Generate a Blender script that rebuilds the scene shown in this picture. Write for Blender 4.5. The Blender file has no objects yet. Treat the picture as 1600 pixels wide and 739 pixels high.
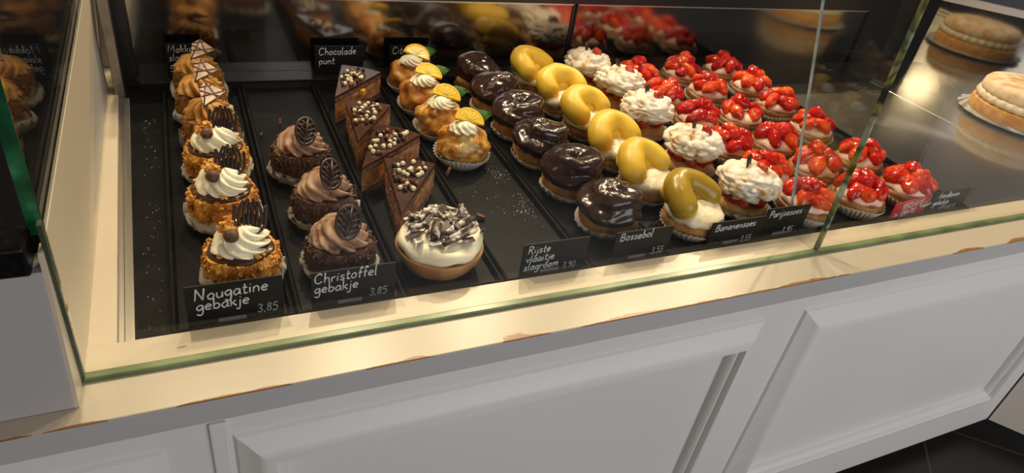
import bpy, math, random
import numpy as np
from mathutils import Vector, Matrix, Euler, noise

S = bpy.context.scene
COL = S.collection
PI = math.pi

# ------------------------------------------------------------------ camera
cam_d = bpy.data.cameras.new('camera')
cam = bpy.data.objects.new('camera', cam_d)
COL.objects.link(cam)
cam_d.sensor_width = 36.0
cam_d.lens = 1054.9 / 1600 * 36.0
cam_d.clip_start = 0.01
right = Vector((0.90915565, -0.39170702, 0.1414271))
up = Vector((0.1172432, 0.56660076, 0.81560873))
back = Vector((-0.39961237, -0.72493392, 0.56105327))
M = Matrix((right, up, back)).transposed().to_4x4()
M.translation = Vector((0, 0, 0.56))
cam.matrix_world = M
S.camera = cam

# ------------------------------------------------------------------ world, lights, exposure
S.view_settings.view_transform = 'Standard'
S.view_settings.look = 'None'
S.view_settings.gamma = 1.0
S.view_settings.use_curve_mapping = False
S.view_settings.exposure = 0.16
world = bpy.data.worlds.new('world')
S.world = world
world.use_nodes = True
bg = world.node_tree.nodes['Background']
bg.inputs[0].default_value = (0.70, 0.70, 0.76, 1)
bg.inputs[1].default_value = 0.06

WARM = (1.0, 0.80, 0.52)
WARM2 = (1.0, 0.77, 0.46)

def lamp(name, loc, target, power, size, color, kind='AREA', size_y=None, spot=None):
    d = bpy.data.lights.new(name, kind)
    d.energy = power
    d.color = color
    if kind == 'AREA':
        d.shape = 'RECTANGLE' if size_y else 'DISK'
        d.size = size
        if size_y:
            d.size_y = size_y
    else:
        d.shadow_soft_size = size
        if spot:
            d.spot_size = spot
            d.spot_blend = 0.6
    o = bpy.data.objects.new(name, d)
    COL.objects.link(o)
    o.location = loc
    o.rotation_euler = (Vector(target) - Vector(loc)).to_track_quat('-Z', 'Y').to_euler()
    return o

# ceiling spots behind and above the counter, a long warm strip over the case, daylight from the shop front
for k, (x, y) in enumerate(((-0.1, 1.9), (0.55, 2.35), (1.25, 2.5), (2.0, 2.2), (2.9, 2.6))):
    lamp('ceiling_spot', (x, y, 2.0), (x * 0.75 + 0.15, 0.85, 0), 20, 0.07, WARM)
lamp('ceiling_spot_front', (0.75, 0.95, 1.9), (0.7, 0.9, 0), 6, 0.10, WARM)
lamp('strip_light', (0.75, 1.12, 0.85), (0.75, 0.85, 0), 3.2, 2.2, WARM2, size_y=0.05)
lamp('shop_front_daylight', (1.5, -1.9, 0.9), (0.9, 0.5, -0.4), 37, 2.2, (0.96, 0.94, 0.96), size_y=1.6)
lamp('shop_lamp', (-1.4, -4.2, 1.75), (1.6, 0.6, 0), 18, 0.35, WARM)

# ------------------------------------------------------------------ materials
def nodes_of(m):
    m.use_nodes = True
    return m.node_tree.nodes, m.node_tree.links

def pset(b, **kw):
    for k, v in kw.items():
        b.inputs[k.replace('_', ' ')].default_value = v

def mat(name, stops, scale=20, detail=4, rough=0.5, bump=0.0, bscale=None, metallic=0.0, coat=0.0,
        sss=0.0, spec=0.5, stretch=None, rnd=True, distort=0.0, rough2=None):
    """procedural surface: a noise-driven colour ramp with optional bump"""
    m = bpy.data.materials.new(name)
    n, l = nodes_of(m)
    b = n['Principled BSDF']
    b.inputs['Roughness'].default_value = rough
    b.inputs['Metallic'].default_value = metallic
    b.inputs['Specular IOR Level'].default_value = spec
    b.inputs['Coat Weight'].default_value = coat
    b.inputs['Coat Roughness'].default_value = 0.08
    if sss:
        b.inputs['Subsurface Weight'].default_value = sss
        b.inputs['Subsurface Radius'].default_value = (1.0, 0.6, 0.3)
        b.inputs['Subsurface Scale'].default_value = 0.006
    tc = n.new('ShaderNodeTexCoord')
    vec = tc.outputs['Object']
    if rnd:
        oi = n.new('ShaderNodeObjectInfo')
        mu = n.new('ShaderNodeMath'); mu.operation = 'MULTIPLY'; mu.inputs[1].default_value = 37.0
        l.new(oi.outputs['Random'], mu.inputs[0])
        va = n.new('ShaderNodeVectorMath'); va.operation = 'ADD'
        l.new(vec, va.inputs[0]); l.new(mu.outputs[0], va.inputs[1])
        vec = va.outputs[0]
    if stretch:
        mp = n.new('ShaderNodeMapping'); mp.inputs['Scale'].default_value = stretch
        l.new(vec, mp.inputs['Vector']); vec = mp.outputs[0]
    if isinstance(stops, tuple):
        stops = [(0.5, stops)]
    if len(stops) == 1:
        b.inputs['Base Color'].default_value = (*stops[0][1], 1)
    else:
        no = n.new('ShaderNodeTexNoise')
        no.inputs['Scale'].default_value = scale; no.inputs['Detail'].default_value = detail
        no.inputs['Distortion'].default_value = distort
        l.new(vec, no.inputs['Vector'])
        r = n.new('ShaderNodeValToRGB')
        while len(r.color_ramp.elements) < len(stops):
            r.color_ramp.elements.new(0.5)
        for e, (p, c) in zip(r.color_ramp.elements, stops):
            e.position = p; e.color = (*c, 1)
        l.new(no.outputs['Fac'], r.inputs['Fac']); l.new(r.outputs[0], b.inputs['Base Color'])
        if rough2 is not None:
            mr = n.new('ShaderNodeMapRange'); mr.inputs[1].default_value = 0.35; mr.inputs[2].default_value = 0.65
            mr.inputs[3].default_value = rough; mr.inputs[4].default_value = rough2
            l.new(no.outputs['Fac'], mr.inputs[0]); l.new(mr.outputs[0], b.inputs['Roughness'])
    if bump:
        nb = n.new('ShaderNodeTexNoise')
        nb.inputs['Scale'].default_value = bscale or scale * 3; nb.inputs['Detail'].default_value = 3
        l.new(vec, nb.inputs['Vector'])
        bp = n.new('ShaderNodeBump'); bp.inputs['Strength'].default_value = bump
        bp.inputs['Distance'].default_value = 0.003
        l.new(nb.outputs['Fac'], bp.inputs['Height']); l.new(bp.outputs[0], b.inputs['Normal'])
    return m

def glass_mat(name, tint, base=0.04, edge=0.96):
    m = bpy.data.materials.new(name)
    n, l = nodes_of(m)
    n.remove(n['Principled BSDF'])
    out = n['Material Output']
    lw = n.new('ShaderNodeLayerWeight'); lw.inputs['Blend'].default_value = 0.5
    pw = n.new('ShaderNodeMath'); pw.operation = 'POWER'; pw.inputs[1].default_value = 5.0
    l.new(lw.outputs['Facing'], pw.inputs[0])
    ma = n.new('ShaderNodeMath'); ma.operation = 'MULTIPLY_ADD'
    ma.inputs[1].default_value = edge; ma.inputs[2].default_value = base
    l.new(pw.outputs[0], ma.inputs[0])
    t = n.new('ShaderNodeBsdfTransparent'); t.inputs[0].default_value = (*tint, 1)
    g = n.new('ShaderNodeBsdfGlossy'); g.inputs['Roughness'].default_value = 0.0
    mx = n.new('ShaderNodeMixShader')
    l.new(ma.outputs[0], mx.inputs[0]); l.new(t.outputs[0], mx.inputs[1]); l.new(g.outputs[0], mx.inputs[2])
    l.new(mx.outputs[0], out.inputs['Surface'])
    return m

MT = {}
MT['cream_paint'] = mat('cream_paint', [(0.3, (0.53, 0.46, 0.36)), (0.7, (0.56, 0.49, 0.385))], 3, 2, 0.38, 0.05, 60, rnd=False)
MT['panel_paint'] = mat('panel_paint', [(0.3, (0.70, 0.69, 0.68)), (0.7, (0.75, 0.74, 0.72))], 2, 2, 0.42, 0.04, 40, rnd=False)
MT['fascia_paint'] = mat('fascia_paint', [(0.3, (0.43, 0.43, 0.44)), (0.7, (0.50, 0.495, 0.495))], 5, 4, 0.45, 0.15, 60, rnd=False, stretch=(.2, 1, 1.5))
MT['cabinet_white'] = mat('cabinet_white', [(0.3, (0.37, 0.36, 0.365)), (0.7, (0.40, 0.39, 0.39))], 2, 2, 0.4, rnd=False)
MT['beige_panel'] = mat('beige_panel', [(0.3, (0.60, 0.55, 0.49)), (0.7, (0.64, 0.59, 0.53))], 2, 2, 0.5, rnd=False)
MT['black_plinth'] = mat('black_plinth', (0.012, 0.012, 0.015), rough=0.45)
MT['worktop_black'] = mat('worktop_black', [(0.5, (0.004, 0.004, 0.005)), (0.8, (0.010, 0.010, 0.011))], 160, 2, 0.22, spec=0.12)
MT['steel'] = mat('steel', [(0.3, (0.28, 0.26, 0.235)), (0.7, (0.40, 0.375, 0.34))], 40, 3, 0.32, metallic=1.0, stretch=(1, 0.04, 1), rnd=False)
MT['back_metal'] = mat('back_metal', [(0.35, (0.27, 0.25, 0.225)), (0.65, (0.34, 0.315, 0.285))], 5, 4, 0.08, metallic=1.0, rnd=False, rough2=0.12)
MT['corner_metal'] = mat('corner_metal', [(0.35, (0.30, 0.275, 0.235)), (0.65, (0.35, 0.32, 0.275))], 5, 4, 0.05, metallic=1.0, rnd=False, rough2=0.09)
MT['deck_metal'] = mat('deck_metal', [(0.3, (0.33, 0.305, 0.265)), (0.7, (0.37, 0.34, 0.295))], 2, 2, 0.26, metallic=1.0, rnd=False, rough2=0.30, coat=1.0)
MT['bright_rail'] = mat('bright_rail', (0.62, 0.58, 0.54), rough=0.35, metallic=1.0)
MT['tray_black'] = mat('tray_black', [(0.4, (0.006, 0.006, 0.007)), (0.7, (0.010, 0.010, 0.011))], 30, 3, 0.38, 0.03, 200, spec=0.06)
MT['rail_black'] = mat('rail_black', (0.008, 0.008, 0.009), rough=0.35)
MT['glass'] = glass_mat('glass', (0.975, 0.985, 0.975))
MT['glass_edge'] = mat('glass_edge', [(0.36, (0.02, 0.03, 0.02)), (0.44, (0.26, 0.26, 0.09)), (0.51, (0.05, 0.09, 0.05)), (0.57, (0.36, 0.42, 0.34)), (0.66, (0.10, 0.12, 0.05))], 16, 2, 0.08, spec=0.8, rnd=False)  # dark, yellow and pale reflections in the edge painted into its colour
MT['green_edge'] = mat('green_edge', [(0.35, (0.004, 0.05, 0.02)), (0.55, (0.008, 0.10, 0.04)), (0.7, (0.05, 0.22, 0.10))], 30, 2, 0.07, spec=0.7, rnd=False)
MT['pale_edge'] = mat('pale_edge', [(0.4, (0.35, 0.42, 0.46)), (0.7, (0.62, 0.68, 0.70))], 40, 2, 0.1, spec=0.8, rnd=False)
MT['dark_edge'] = mat('dark_edge', [(0.35, (0.035, 0.05, 0.03)), (0.65, (0.09, 0.11, 0.07))], 20, 2, 0.3, rnd=False)
MT['seal'] = mat('seal', [(0.35, (0.085, 0.13, 0.050)), (0.65, (0.19, 0.25, 0.115))], 12, 2, 0.25, rnd=False)
MT['sign_black'] = mat('sign_black', [(0.4, (0.007, 0.007, 0.008)), (0.7, (0.011, 0.011, 0.012))], 60, 3, 0.45, spec=0.2)
MT['sign_red'] = mat('sign_red', [(0.4, (0.40, 0.012, 0.025)), (0.7, (0.46, 0.02, 0.03))], 60, 2, 0.4)
MT['chalk'] = mat('chalk', [(0.4, (0.55, 0.60, 0.66)), (0.65, (0.72, 0.76, 0.80))], 300, 2, 0.8)
MT['chalk_dim'] = mat('chalk_dim', [(0.4, (0.30, 0.31, 0.33)), (0.65, (0.42, 0.43, 0.45))], 300, 2, 0.8)
MT['price_strip'] = mat('price_strip', (0.16, 0.15, 0.17), rough=0.2)
MT['paper'] = mat('paper', [(0.4, (0.40, 0.37, 0.33)), (0.7, (0.50, 0.46, 0.42))], 60, 2, 0.75)
MT['white_paper'] = mat('white_paper', [(0.4, (0.78, 0.75, 0.70)), (0.7, (0.86, 0.83, 0.78))], 60, 2, 0.75)
MT['nougat'] = mat('nougat', [(0.30, (0.24, 0.075, 0.010)), (0.45, (0.56, 0.22, 0.022)), (0.62, (0.78, 0.40, 0.06)), (0.78, (0.88, 0.56, 0.16))], 75, 5, 0.5, 0.5, 250)
MT['mokka_crumb'] = mat('mokka_crumb', [(0.3, (0.13, 0.048, 0.008)), (0.5, (0.30, 0.125, 0.018)), (0.7, (0.44, 0.20, 0.035))], 110, 5, 0.7, 0.5, 300)
MT['mokka_cream'] = mat('mokka_cream', [(0.35, (0.40, 0.175, 0.024)), (0.65, (0.52, 0.25, 0.045))], 50, 3, 0.5, 0.1, 300)
MT['cream'] = mat('cream', [(0.4, (0.86, 0.79, 0.60)), (0.65, (0.92, 0.87, 0.70))], 60, 3, 0.42, 0.08, 350)
MT['ganache'] = mat('ganache', [(0.4, (0.045, 0.018, 0.010)), (0.65, (0.08, 0.032, 0.016))], 60, 3, 0.22, 0.1, 120)
MT['dark_choc'] = mat('dark_choc', [(0.4, (0.024, 0.010, 0.007)), (0.65, (0.045, 0.020, 0.013))], 60, 3, 0.3, 0.05, 200)
MT['choc_flake'] = mat('choc_flake', [(0.32, (0.035, 0.013, 0.006)), (0.55, (0.10, 0.040, 0.018)), (0.75, (0.19, 0.085, 0.040))], 150, 4, 0.5, 0.5, 300)
MT['truffle'] = mat('truffle', [(0.4, (0.07, 0.026, 0.012)), (0.65, (0.17, 0.075, 0.04))], 160, 4, 0.55, 0.5, 300)
MT['mousse'] = mat('mousse', [(0.36, (0.19, 0.070, 0.025)), (0.45, (0.38, 0.215, 0.135)), (0.7, (0.48, 0.305, 0.205))], 60, 5, 0.55, 0.12, 300)
MT['white_choc'] = mat('white_choc', [(0.4, (0.42, 0.27, 0.19)), (0.6, (0.66, 0.53, 0.43))], 50, 2, 0.3)
MT['brown_choc'] = mat('brown_choc', (0.11, 0.04, 0.022), rough=0.35)
MT['glaze'] = mat('glaze', [(0.4, (0.042, 0.015, 0.008)), (0.65, (0.070, 0.026, 0.013))], 30, 3, 0.2, 0.08, 60)
MT['sponge'] = mat('sponge', [(0.35, (0.09, 0.036, 0.016)), (0.65, (0.26, 0.115, 0.05))], 130, 4, 0.8, 0.7, 300)
MT['choc_mousse'] = mat('choc_mousse', [(0.35, (0.26, 0.105, 0.040)), (0.5, (0.42, 0.19, 0.075)), (0.7, (0.60, 0.32, 0.14))], 70, 4, 0.6, 0.4, 160)
MT['pearl_white'] = mat('pearl_white', (0.82, 0.72, 0.52), rough=0.3)
MT['pearl_milk'] = mat('pearl_milk', (0.23, 0.085, 0.035), rough=0.3)
MT['pearl_dark'] = mat('pearl_dark', (0.035, 0.014, 0.009), rough=0.25)
MT['orange'] = mat('orange', [(0.4, (0.70, 0.30, 0.01)), (0.7, (0.85, 0.48, 0.03))], 60, 2, 0.3)
MT['meringue'] = mat('meringue', [(0.32, (0.22, 0.065, 0.008)), (0.43, (0.52, 0.20, 0.025)), (0.54, (0.70, 0.36, 0.07)), (0.64, (0.80, 0.58, 0.28)), (0.76, (0.84, 0.72, 0.52))], 42, 4, 0.33, 0.1, 120, distort=1.2)
MT['choux_gold'] = mat('choux_gold', [(0.32, (0.26, 0.08, 0.010)), (0.5, (0.50, 0.20, 0.03)), (0.68, (0.68, 0.36, 0.08))], 40, 4, 0.38, 0.25, 130)
MT['choux'] = mat('choux', [(0.32, (0.22, 0.092, 0.018)), (0.5, (0.38, 0.18, 0.042)), (0.7, (0.52, 0.29, 0.085))], 50, 4, 0.5, 0.35, 160)
MT['choux_pale'] = mat('choux_pale', [(0.32, (0.44, 0.23, 0.070)), (0.6, (0.64, 0.40, 0.16))], 50, 4, 0.55, 0.35, 160)
MT['lemon_flesh'] = mat('lemon_flesh', [(0.4, (0.86, 0.52, 0.02)), (0.65, (0.93, 0.70, 0.12))], 120, 2, 0.16, 0.1, 300)
MT['lemon_pith'] = mat('lemon_pith', (0.92, 0.74, 0.24), rough=0.4)
MT['lemon_rind'] = mat('lemon_rind', (0.90, 0.48, 0.010), rough=0.3, bump=0.15, bscale=500)
MT['leaf'] = mat('leaf', [(0.4, (0.020, 0.075, 0.010)), (0.7, (0.05, 0.15, 0.02))], 80, 2, 0.55, spec=0.2)
MT['tart_shell'] = mat('tart_shell', [(0.35, (0.30, 0.14, 0.038)), (0.65, (0.44, 0.23, 0.075))], 25, 3, 0.55, 0.2, 300)
MT['choc_sugar'] = mat('choc_sugar', [(0.42, (0.050, 0.022, 0.014)), (0.50, (0.14, 0.09, 0.075)), (0.60, (0.74, 0.70, 0.66))], 95, 6, 0.5, 0.1, 300)
MT['bosse_choc'] = mat('bosse_choc', [(0.4, (0.028, 0.013, 0.012)), (0.65, (0.050, 0.023, 0.018))], 14, 3, 0.19, 0.12, 55, coat=0.15)
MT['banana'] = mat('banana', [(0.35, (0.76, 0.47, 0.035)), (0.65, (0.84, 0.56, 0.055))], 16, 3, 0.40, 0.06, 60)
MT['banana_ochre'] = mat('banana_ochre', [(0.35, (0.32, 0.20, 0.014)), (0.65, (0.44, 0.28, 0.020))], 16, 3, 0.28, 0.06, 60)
MT['pastry_cream'] = mat('pastry_cream', [(0.4, (0.76, 0.66, 0.46)), (0.65, (0.86, 0.79, 0.62))], 60, 3, 0.35, 0.3, 150)
MT['sugar_choux'] = mat('sugar_choux', [(0.32, (0.58, 0.33, 0.13)), (0.41, (0.78, 0.62, 0.45)), (0.52, (0.86, 0.81, 0.74))], 42, 5, 0.75, 0.5, 170)
MT['pink_cream'] = mat('pink_cream', [(0.4, (0.80, 0.53, 0.43)), (0.65, (0.88, 0.66, 0.55))], 50, 3, 0.45, 0.2, 150)
MT['case_choux'] = mat('case_choux', [(0.35, (0.20, 0.082, 0.020)), (0.65, (0.33, 0.155, 0.045))], 60, 3, 0.4, 0.3, 200)
MT['cake_gold'] = mat('cake_gold', [(0.35, (0.52, 0.24, 0.055)), (0.65, (0.70, 0.38, 0.11))], 40, 3, 0.6, 0.25, 200)
MT['cake_sugar'] = mat('cake_sugar', [(0.38, (0.66, 0.40, 0.18)), (0.52, (0.82, 0.64, 0.44)), (0.68, (0.90, 0.80, 0.66))], 30, 5, 0.75, 0.2, 200)
MT['crumb'] = mat('crumb', (0.22, 0.09, 0.05), rough=0.6)
MT['sugar'] = mat('sugar', (0.62, 0.62, 0.64), rough=0.8)

def strawberry_mat(name, a, b_, c_):
    m = mat(name, [(0.32, a), (0.5, b_), (0.72, c_)], 38, 3, 0.10, 0.0, coat=0.0, distort=0.5)
    n, l = nodes_of(m)
    b = n['Principled BSDF']
    v = n.new('ShaderNodeTexVoronoi'); v.inputs['Scale'].default_value = 210
    tc = n.new('ShaderNodeTexCoord'); l.new(tc.outputs['Object'], v.inputs['Vector'])
    bp = n.new('ShaderNodeBump'); bp.inputs['Strength'].default_value = 0.28; bp.inputs['Distance'].default_value = 0.003
    l.new(v.outputs['Distance'], bp.inputs['Height']); l.new(bp.outputs[0], b.inputs['Normal'])
    return m
MT['straw_red'] = strawberry_mat('straw_red', (0.29, 0.004, 0.005), (0.52, 0.012, 0.007), (0.68, 0.045, 0.011))
MT['straw_orange'] = strawberry_mat('straw_orange', (0.50, 0.012, 0.006), (0.70, 0.055, 0.008), (0.84, 0.15, 0.02))
MT['straw_dull'] = strawberry_mat('straw_dull', (0.34, 0.020, 0.020), (0.52, 0.06, 0.03), (0.66, 0.15, 0.09))

# ledge paint with chipped front arris
def ledge_mat():
    m = mat('ledge_paint', [(0.3, (0.50, 0.435, 0.34)), (0.7, (0.55, 0.48, 0.37))], 3, 3, 0.30, 0.035, 60, rnd=False, stretch=(0.25, 1.4, 1))
    n, l = nodes_of(m)
    b = n['Principled BSDF']
    src = b.inputs['Base Color'].links[0].from_socket
    tc = n.new('ShaderNodeTexCoord')
    sx = n.new('ShaderNodeSeparateXYZ'); l.new(tc.outputs['Object'], sx.inputs[0])
    n1 = n.new('ShaderNodeTexNoise'); n1.inputs['Scale'].default_value = 7; n1.inputs['Detail'].default_value = 6
    mp = n.new('ShaderNodeMapping'); mp.inputs['Scale'].default_value = (1, 3, 3)
    l.new(tc.outputs['Object'], mp.inputs[0]); l.new(mp.outputs[0], n1.inputs['Vector'])
    d = n.new('ShaderNodeMath'); d.operation = 'SUBTRACT'; d.inputs[1].default_value = 0.520
    l.new(sx.outputs['Y'], d.inputs[0])
    th = n.new('ShaderNodeMapRange'); th.inputs[1].default_value = 0.46; th.inputs[2].default_value = 0.66
    th.inputs[3].default_value = -0.001; th.inputs[4].default_value = 0.011
    l.new(n1.outputs['Fac'], th.inputs[0])
    lt = n.new('ShaderNodeMath'); lt.operation = 'LESS_THAN'
    l.new(d.outputs[0], lt.inputs[0]); l.new(th.outputs[0], lt.inputs[1])
    zz = n.new('ShaderNodeMath'); zz.operation = 'GREATER_THAN'; zz.inputs[1].default_value = -0.0035
    l.new(sx.outputs['Z'], zz.inputs[0])
    mu = n.new('ShaderNodeMath'); mu.operation = 'MULTIPLY'; l.new(lt.outputs[0], mu.inputs[0]); l.new(zz.outputs[0], mu.inputs[1])
    # scattered small scuffs on the flat
    n2 = n.new('ShaderNodeTexNoise'); n2.inputs['Scale'].default_value = 26; n2.inputs['Detail'].default_value = 2
    mp2 = n.new('ShaderNodeMapping'); mp2.inputs['Scale'].default_value = (0.6, 2.0, 1)
    l.new(tc.outputs['Object'], mp2.inputs[0]); l.new(mp2.outputs[0], n2.inputs['Vector'])
    g2 = n.new('ShaderNodeMath'); g2.operation = 'GREATER_THAN'; g2.inputs[1].default_value = 0.775
    l.new(n2.outputs['Fac'], g2.inputs[0])
    mxm = n.new('ShaderNodeMath'); mxm.operation = 'MAXIMUM'; l.new(mu.outputs[0], mxm.inputs[0]); l.new(g2.outputs[0], mxm.inputs[1])
    mx = n.new('ShaderNodeMix'); mx.data_type = 'RGBA'
    l.new(mxm.outputs[0], mx.inputs[0]); l.new(src, mx.inputs[6]); mx.inputs[7].default_value = (0.30, 0.145, 0.055, 1)
    l.new(mx.outputs[2], b.inputs['Base Color'])
    return m
MT['ledge_paint'] = ledge_mat()

def tile_mat():
    m = bpy.data.materials.new('floor_tile')
    n, l = nodes_of(m)
    b = n['Principled BSDF']; b.inputs['Roughness'].default_value = 0.35
    tc = n.new('ShaderNodeTexCoord')
    mp = n.new('ShaderNodeMapping'); mp.inputs['Rotation'].default_value = (0, 0, 0.75); mp.inputs['Location'].default_value = (0.1, 0.23, 0)
    l.new(tc.outputs['Object'], mp.inputs[0])
    br = n.new('ShaderNodeTexBrick'); br.offset = 0.0
    br.inputs['Color1'].default_value = (0.016, 0.014, 0.012, 1); br.inputs['Color2'].default_value = (0.022, 0.018, 0.015, 1)
    br.inputs['Mortar'].default_value = (0.06, 0.05, 0.04, 1)
    br.inputs['Scale'].default_value = 1.0; br.inputs['Mortar Size'].default_value = 0.003
    br.inputs['Brick Width'].default_value = 0.45; br.inputs['Row Height'].default_value = 0.45
    l.new(mp.outputs[0], br.inputs['Vector']); l.new(br.outputs['Color'], b.inputs['Base Color'])
    return m
MT['floor_tile'] = tile_mat()

# ------------------------------------------------------------------ mesh helpers
class MB:
    def __init__(self):
        self.v = []; self.f = []
    def add(self, vs, fs, M=None):
        o = len(self.v)
        if M is not None:
            vs = [M @ Vector(p) for p in vs]
        self.v.extend([tuple(p) for p in vs])
        self.f.extend([tuple(i + o for i in f) for f in fs])
        return self
    def box(self, x0, x1, y0, y1, z0, z1, M=None):
        vs = [(x, y, z) for x in (x0, x1) for y in (y0, y1) for z in (z0, z1)]
        fs = [(0, 1, 3, 2), (4, 6, 7, 5), (0, 4, 5, 1), (2, 3, 7, 6), (0, 2, 6, 4), (1, 5, 7, 3)]
        return self.add(vs, fs, M)
    def prism(self, poly, z0, z1, M=None):
        n = len(poly)
        a = sum(poly[i][0] * poly[(i + 1) % n][1] - poly[(i + 1) % n][0] * poly[i][1] for i in range(n))
        if a < 0:
            poly = poly[::-1]
        vs = [(x, y, z0) for x, y in poly] + [(x, y, z1) for x, y in poly]
        fs = [tuple(range(n - 1, -1, -1)), tuple(range(n, 2 * n))]
        fs += [(i, (i + 1) % n, n + (i + 1) % n, n + i) for i in range(n)]
        return self.add(vs, fs, M)
    def rings(self, rings, M=None, cap0=True, cap1=True):
        n = len(rings[0]); vs = [p for r in rings for p in r]; fs = []
        for k in range(len(rings) - 1):
            for i in range(n):
                j = (i + 1) % n
                fs.append((k * n + i, k * n + j, (k + 1) * n + j, (k + 1) * n + i))
        if cap0:
            fs.append(tuple(range(n - 1, -1, -1)))
        if cap1:
            fs.append(tuple(range((len(rings) - 1) * n, len(rings) * n)))
        return self.add(vs, fs, M)
    def lathe(self, prof, n=48, fn=None, M=None, cap0=True, cap1=True):
        """prof [(r, z)] bottom to top; fn(theta, k, r, z) -> (r, z)"""
        rings = []
        for k, (r, z) in enumerate(prof):
            ring = []
            for i in range(n):
                t = 2 * PI * i / n
                rr, zz = fn(t, k, r, z) if fn else (r, z)
                ring.append((rr * math.cos(t), rr * math.sin(t), zz))
            rings.append(ring)
        return self.rings(rings, M, cap0, cap1)
    def tube(self, pts, rad, n=8, M=None, flat=None):
        pts = [Vector(p) for p in pts]
        m = len(pts)
        if not hasattr(rad, '__len__'):
            rad = [rad] * m
        rings = []
        prev = None
        for k in range(m):
            d = (pts[min(k + 1, m - 1)] - pts[max(k - 1, 0)])
            if d.length < 1e-9:
                d = Vector((0, 0, 1))
            d.normalize()
            if prev is None:
                a = Vector((0, 0, 1)) if abs(d.z) < 0.9 else Vector((1, 0, 0))
                u = (a - d * a.dot(d)).normalized()
            else:
                u = prev - d * prev.dot(d)
                u = u.normalized() if u.length > 1e-6 else prev
            prev = u
            w = d.cross(u)
            ring = []
            for i in range(n):
                t = 2 * PI * i / n
                ring.append(pts[k] + (u * math.cos(t) + w * math.sin(t)) * rad[k])
            rings.append(ring)
        return self.rings(rings, M)
    def blob(self, c, rad, seed=0, amp=0.0, sc=40.0, nu=20, nv=12, rot=None, fn=None, M=None):
        off = Vector((seed * 7.31, seed * 3.17, seed * 1.7))
        R = rot.to_matrix() if rot is not None else Matrix.Identity(3)
        vs = []
        def pt(u, v):
            d = Vector((math.sin(v) * math.cos(u), math.sin(v) * math.sin(u), math.cos(v)))
            if fn:
                k = fn(d, u, v)
            else:
                k = 1.0
            p = Vector((d.x * rad[0], d.y * rad[1], d.z * rad[2])) * k
            if amp:
                q = noise.noise(p * sc + off) + 0.5 * noise.noise(p * sc * 2.1 + off)
                p = p + d * (amp * q)
            return R @ p + Vector(c)
        vs.append(pt(0, 0))
        for j in range(1, nv):
            for i in range(nu):
                vs.append(pt(2 * PI * i / nu, PI * j / nv))
        vs.append(pt(0, PI))
        fs = []
        for i in range(nu):
            fs.append((0, 1 + i, 1 + (i + 1) % nu))
        for j in range(nv - 2):
            for i in range(nu):
                a = 1 + j * nu + i; b = 1 + j * nu + (i + 1) % nu
                fs.append((a, a + nu, b + nu, b))
        L = len(vs) - 1
        for i in range(nu):
            a = 1 + (nv - 2) * nu + i; b = 1 + (nv - 2) * nu + (i + 1) % nu
            fs.append((a, L, b))
        return self.add(vs, fs, M)
    def chunk(self, c, s, rng):
        """a small irregular flake"""
        E = Euler((rng.uniform(0, 6), rng.uniform(0, 6), rng.uniform(0, 6))).to_matrix()
        vs = []
        for x in (-1, 1):
            for y in (-1, 1):
                for z in (-1, 1):
                    p = Vector((x * s[0] * rng.uniform(.6, 1.2), y * s[1] * rng.uniform(.6, 1.2), z * s[2] * rng.uniform(.6, 1.2)))
                    vs.append(E @ p + Vector(c))
        return self.add(vs, [(0, 1, 3, 2), (4, 6, 7, 5), (0, 4, 5, 1), (2, 3, 7, 6), (0, 2, 6, 4), (1, 5, 7, 3)])

def obj(name, mb, m, parent=None, smooth=True, bevel=0.0, label=None, loc=None, sharp=None):
    me = bpy.data.meshes.new(name)
    me.from_pydata(mb.v, [], mb.f)
    me.update()
    me.materials.append(MT[m] if isinstance(m, str) else m)
    if smooth:
        me.polygons.foreach_set('use_smooth', [True] * len(me.polygons))
        if sharp:
            me.set_sharp_from_angle(angle=sharp)
    o = bpy.data.objects.new(name, me)
    COL.objects.link(o)
    if parent is not None:
        o.parent = parent
    if loc is not None:
        o.location = loc
    if bevel:
        b = o.modifiers.new('bevel', 'BEVEL'); b.width = bevel; b.segments = 2; b.limit_method = 'ANGLE'
    if label:
        o['label'] = label
    return o

def tag(o, label, cat, group=None):
    o['label'] = label; o['category'] = cat
    if group:
        o['group'] = group
    return o

def thing(name, label, cat, loc=(0, 0, 0), rotz=0.0, group=None):
    o = bpy.data.objects.new(name, None)
    o.empty_display_size = 0.02
    COL.objects.link(o)
    o.location = loc; o.rotation_euler = (0, 0, rotz)
    return tag(o, label, cat, group)

def struct(name, mb, m, **kw):
    o = obj(name, mb, m, **kw)
    o['kind'] = 'structure'
    o['label'] = kw.get('label') or name.replace('_', ' ')
    return o

# ------------------------------------------------------------------ setting
FLOOR = -0.70
mb = MB(); mb.box(-3, 5, -3.5, 4, FLOOR - 0.05, FLOOR)
struct('floor', mb, 'floor_tile', smooth=False)

XE = -0.138           # inner face of the left end
YF = 0.520            # front of the counter
YG = 0.580            # front glass
YI = 0.628            # inner edge of the front ledge
YB = 1.362            # back doors
XC = 1.785            # corner where the counter turns
TZ = -0.010           # tray floor

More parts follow.
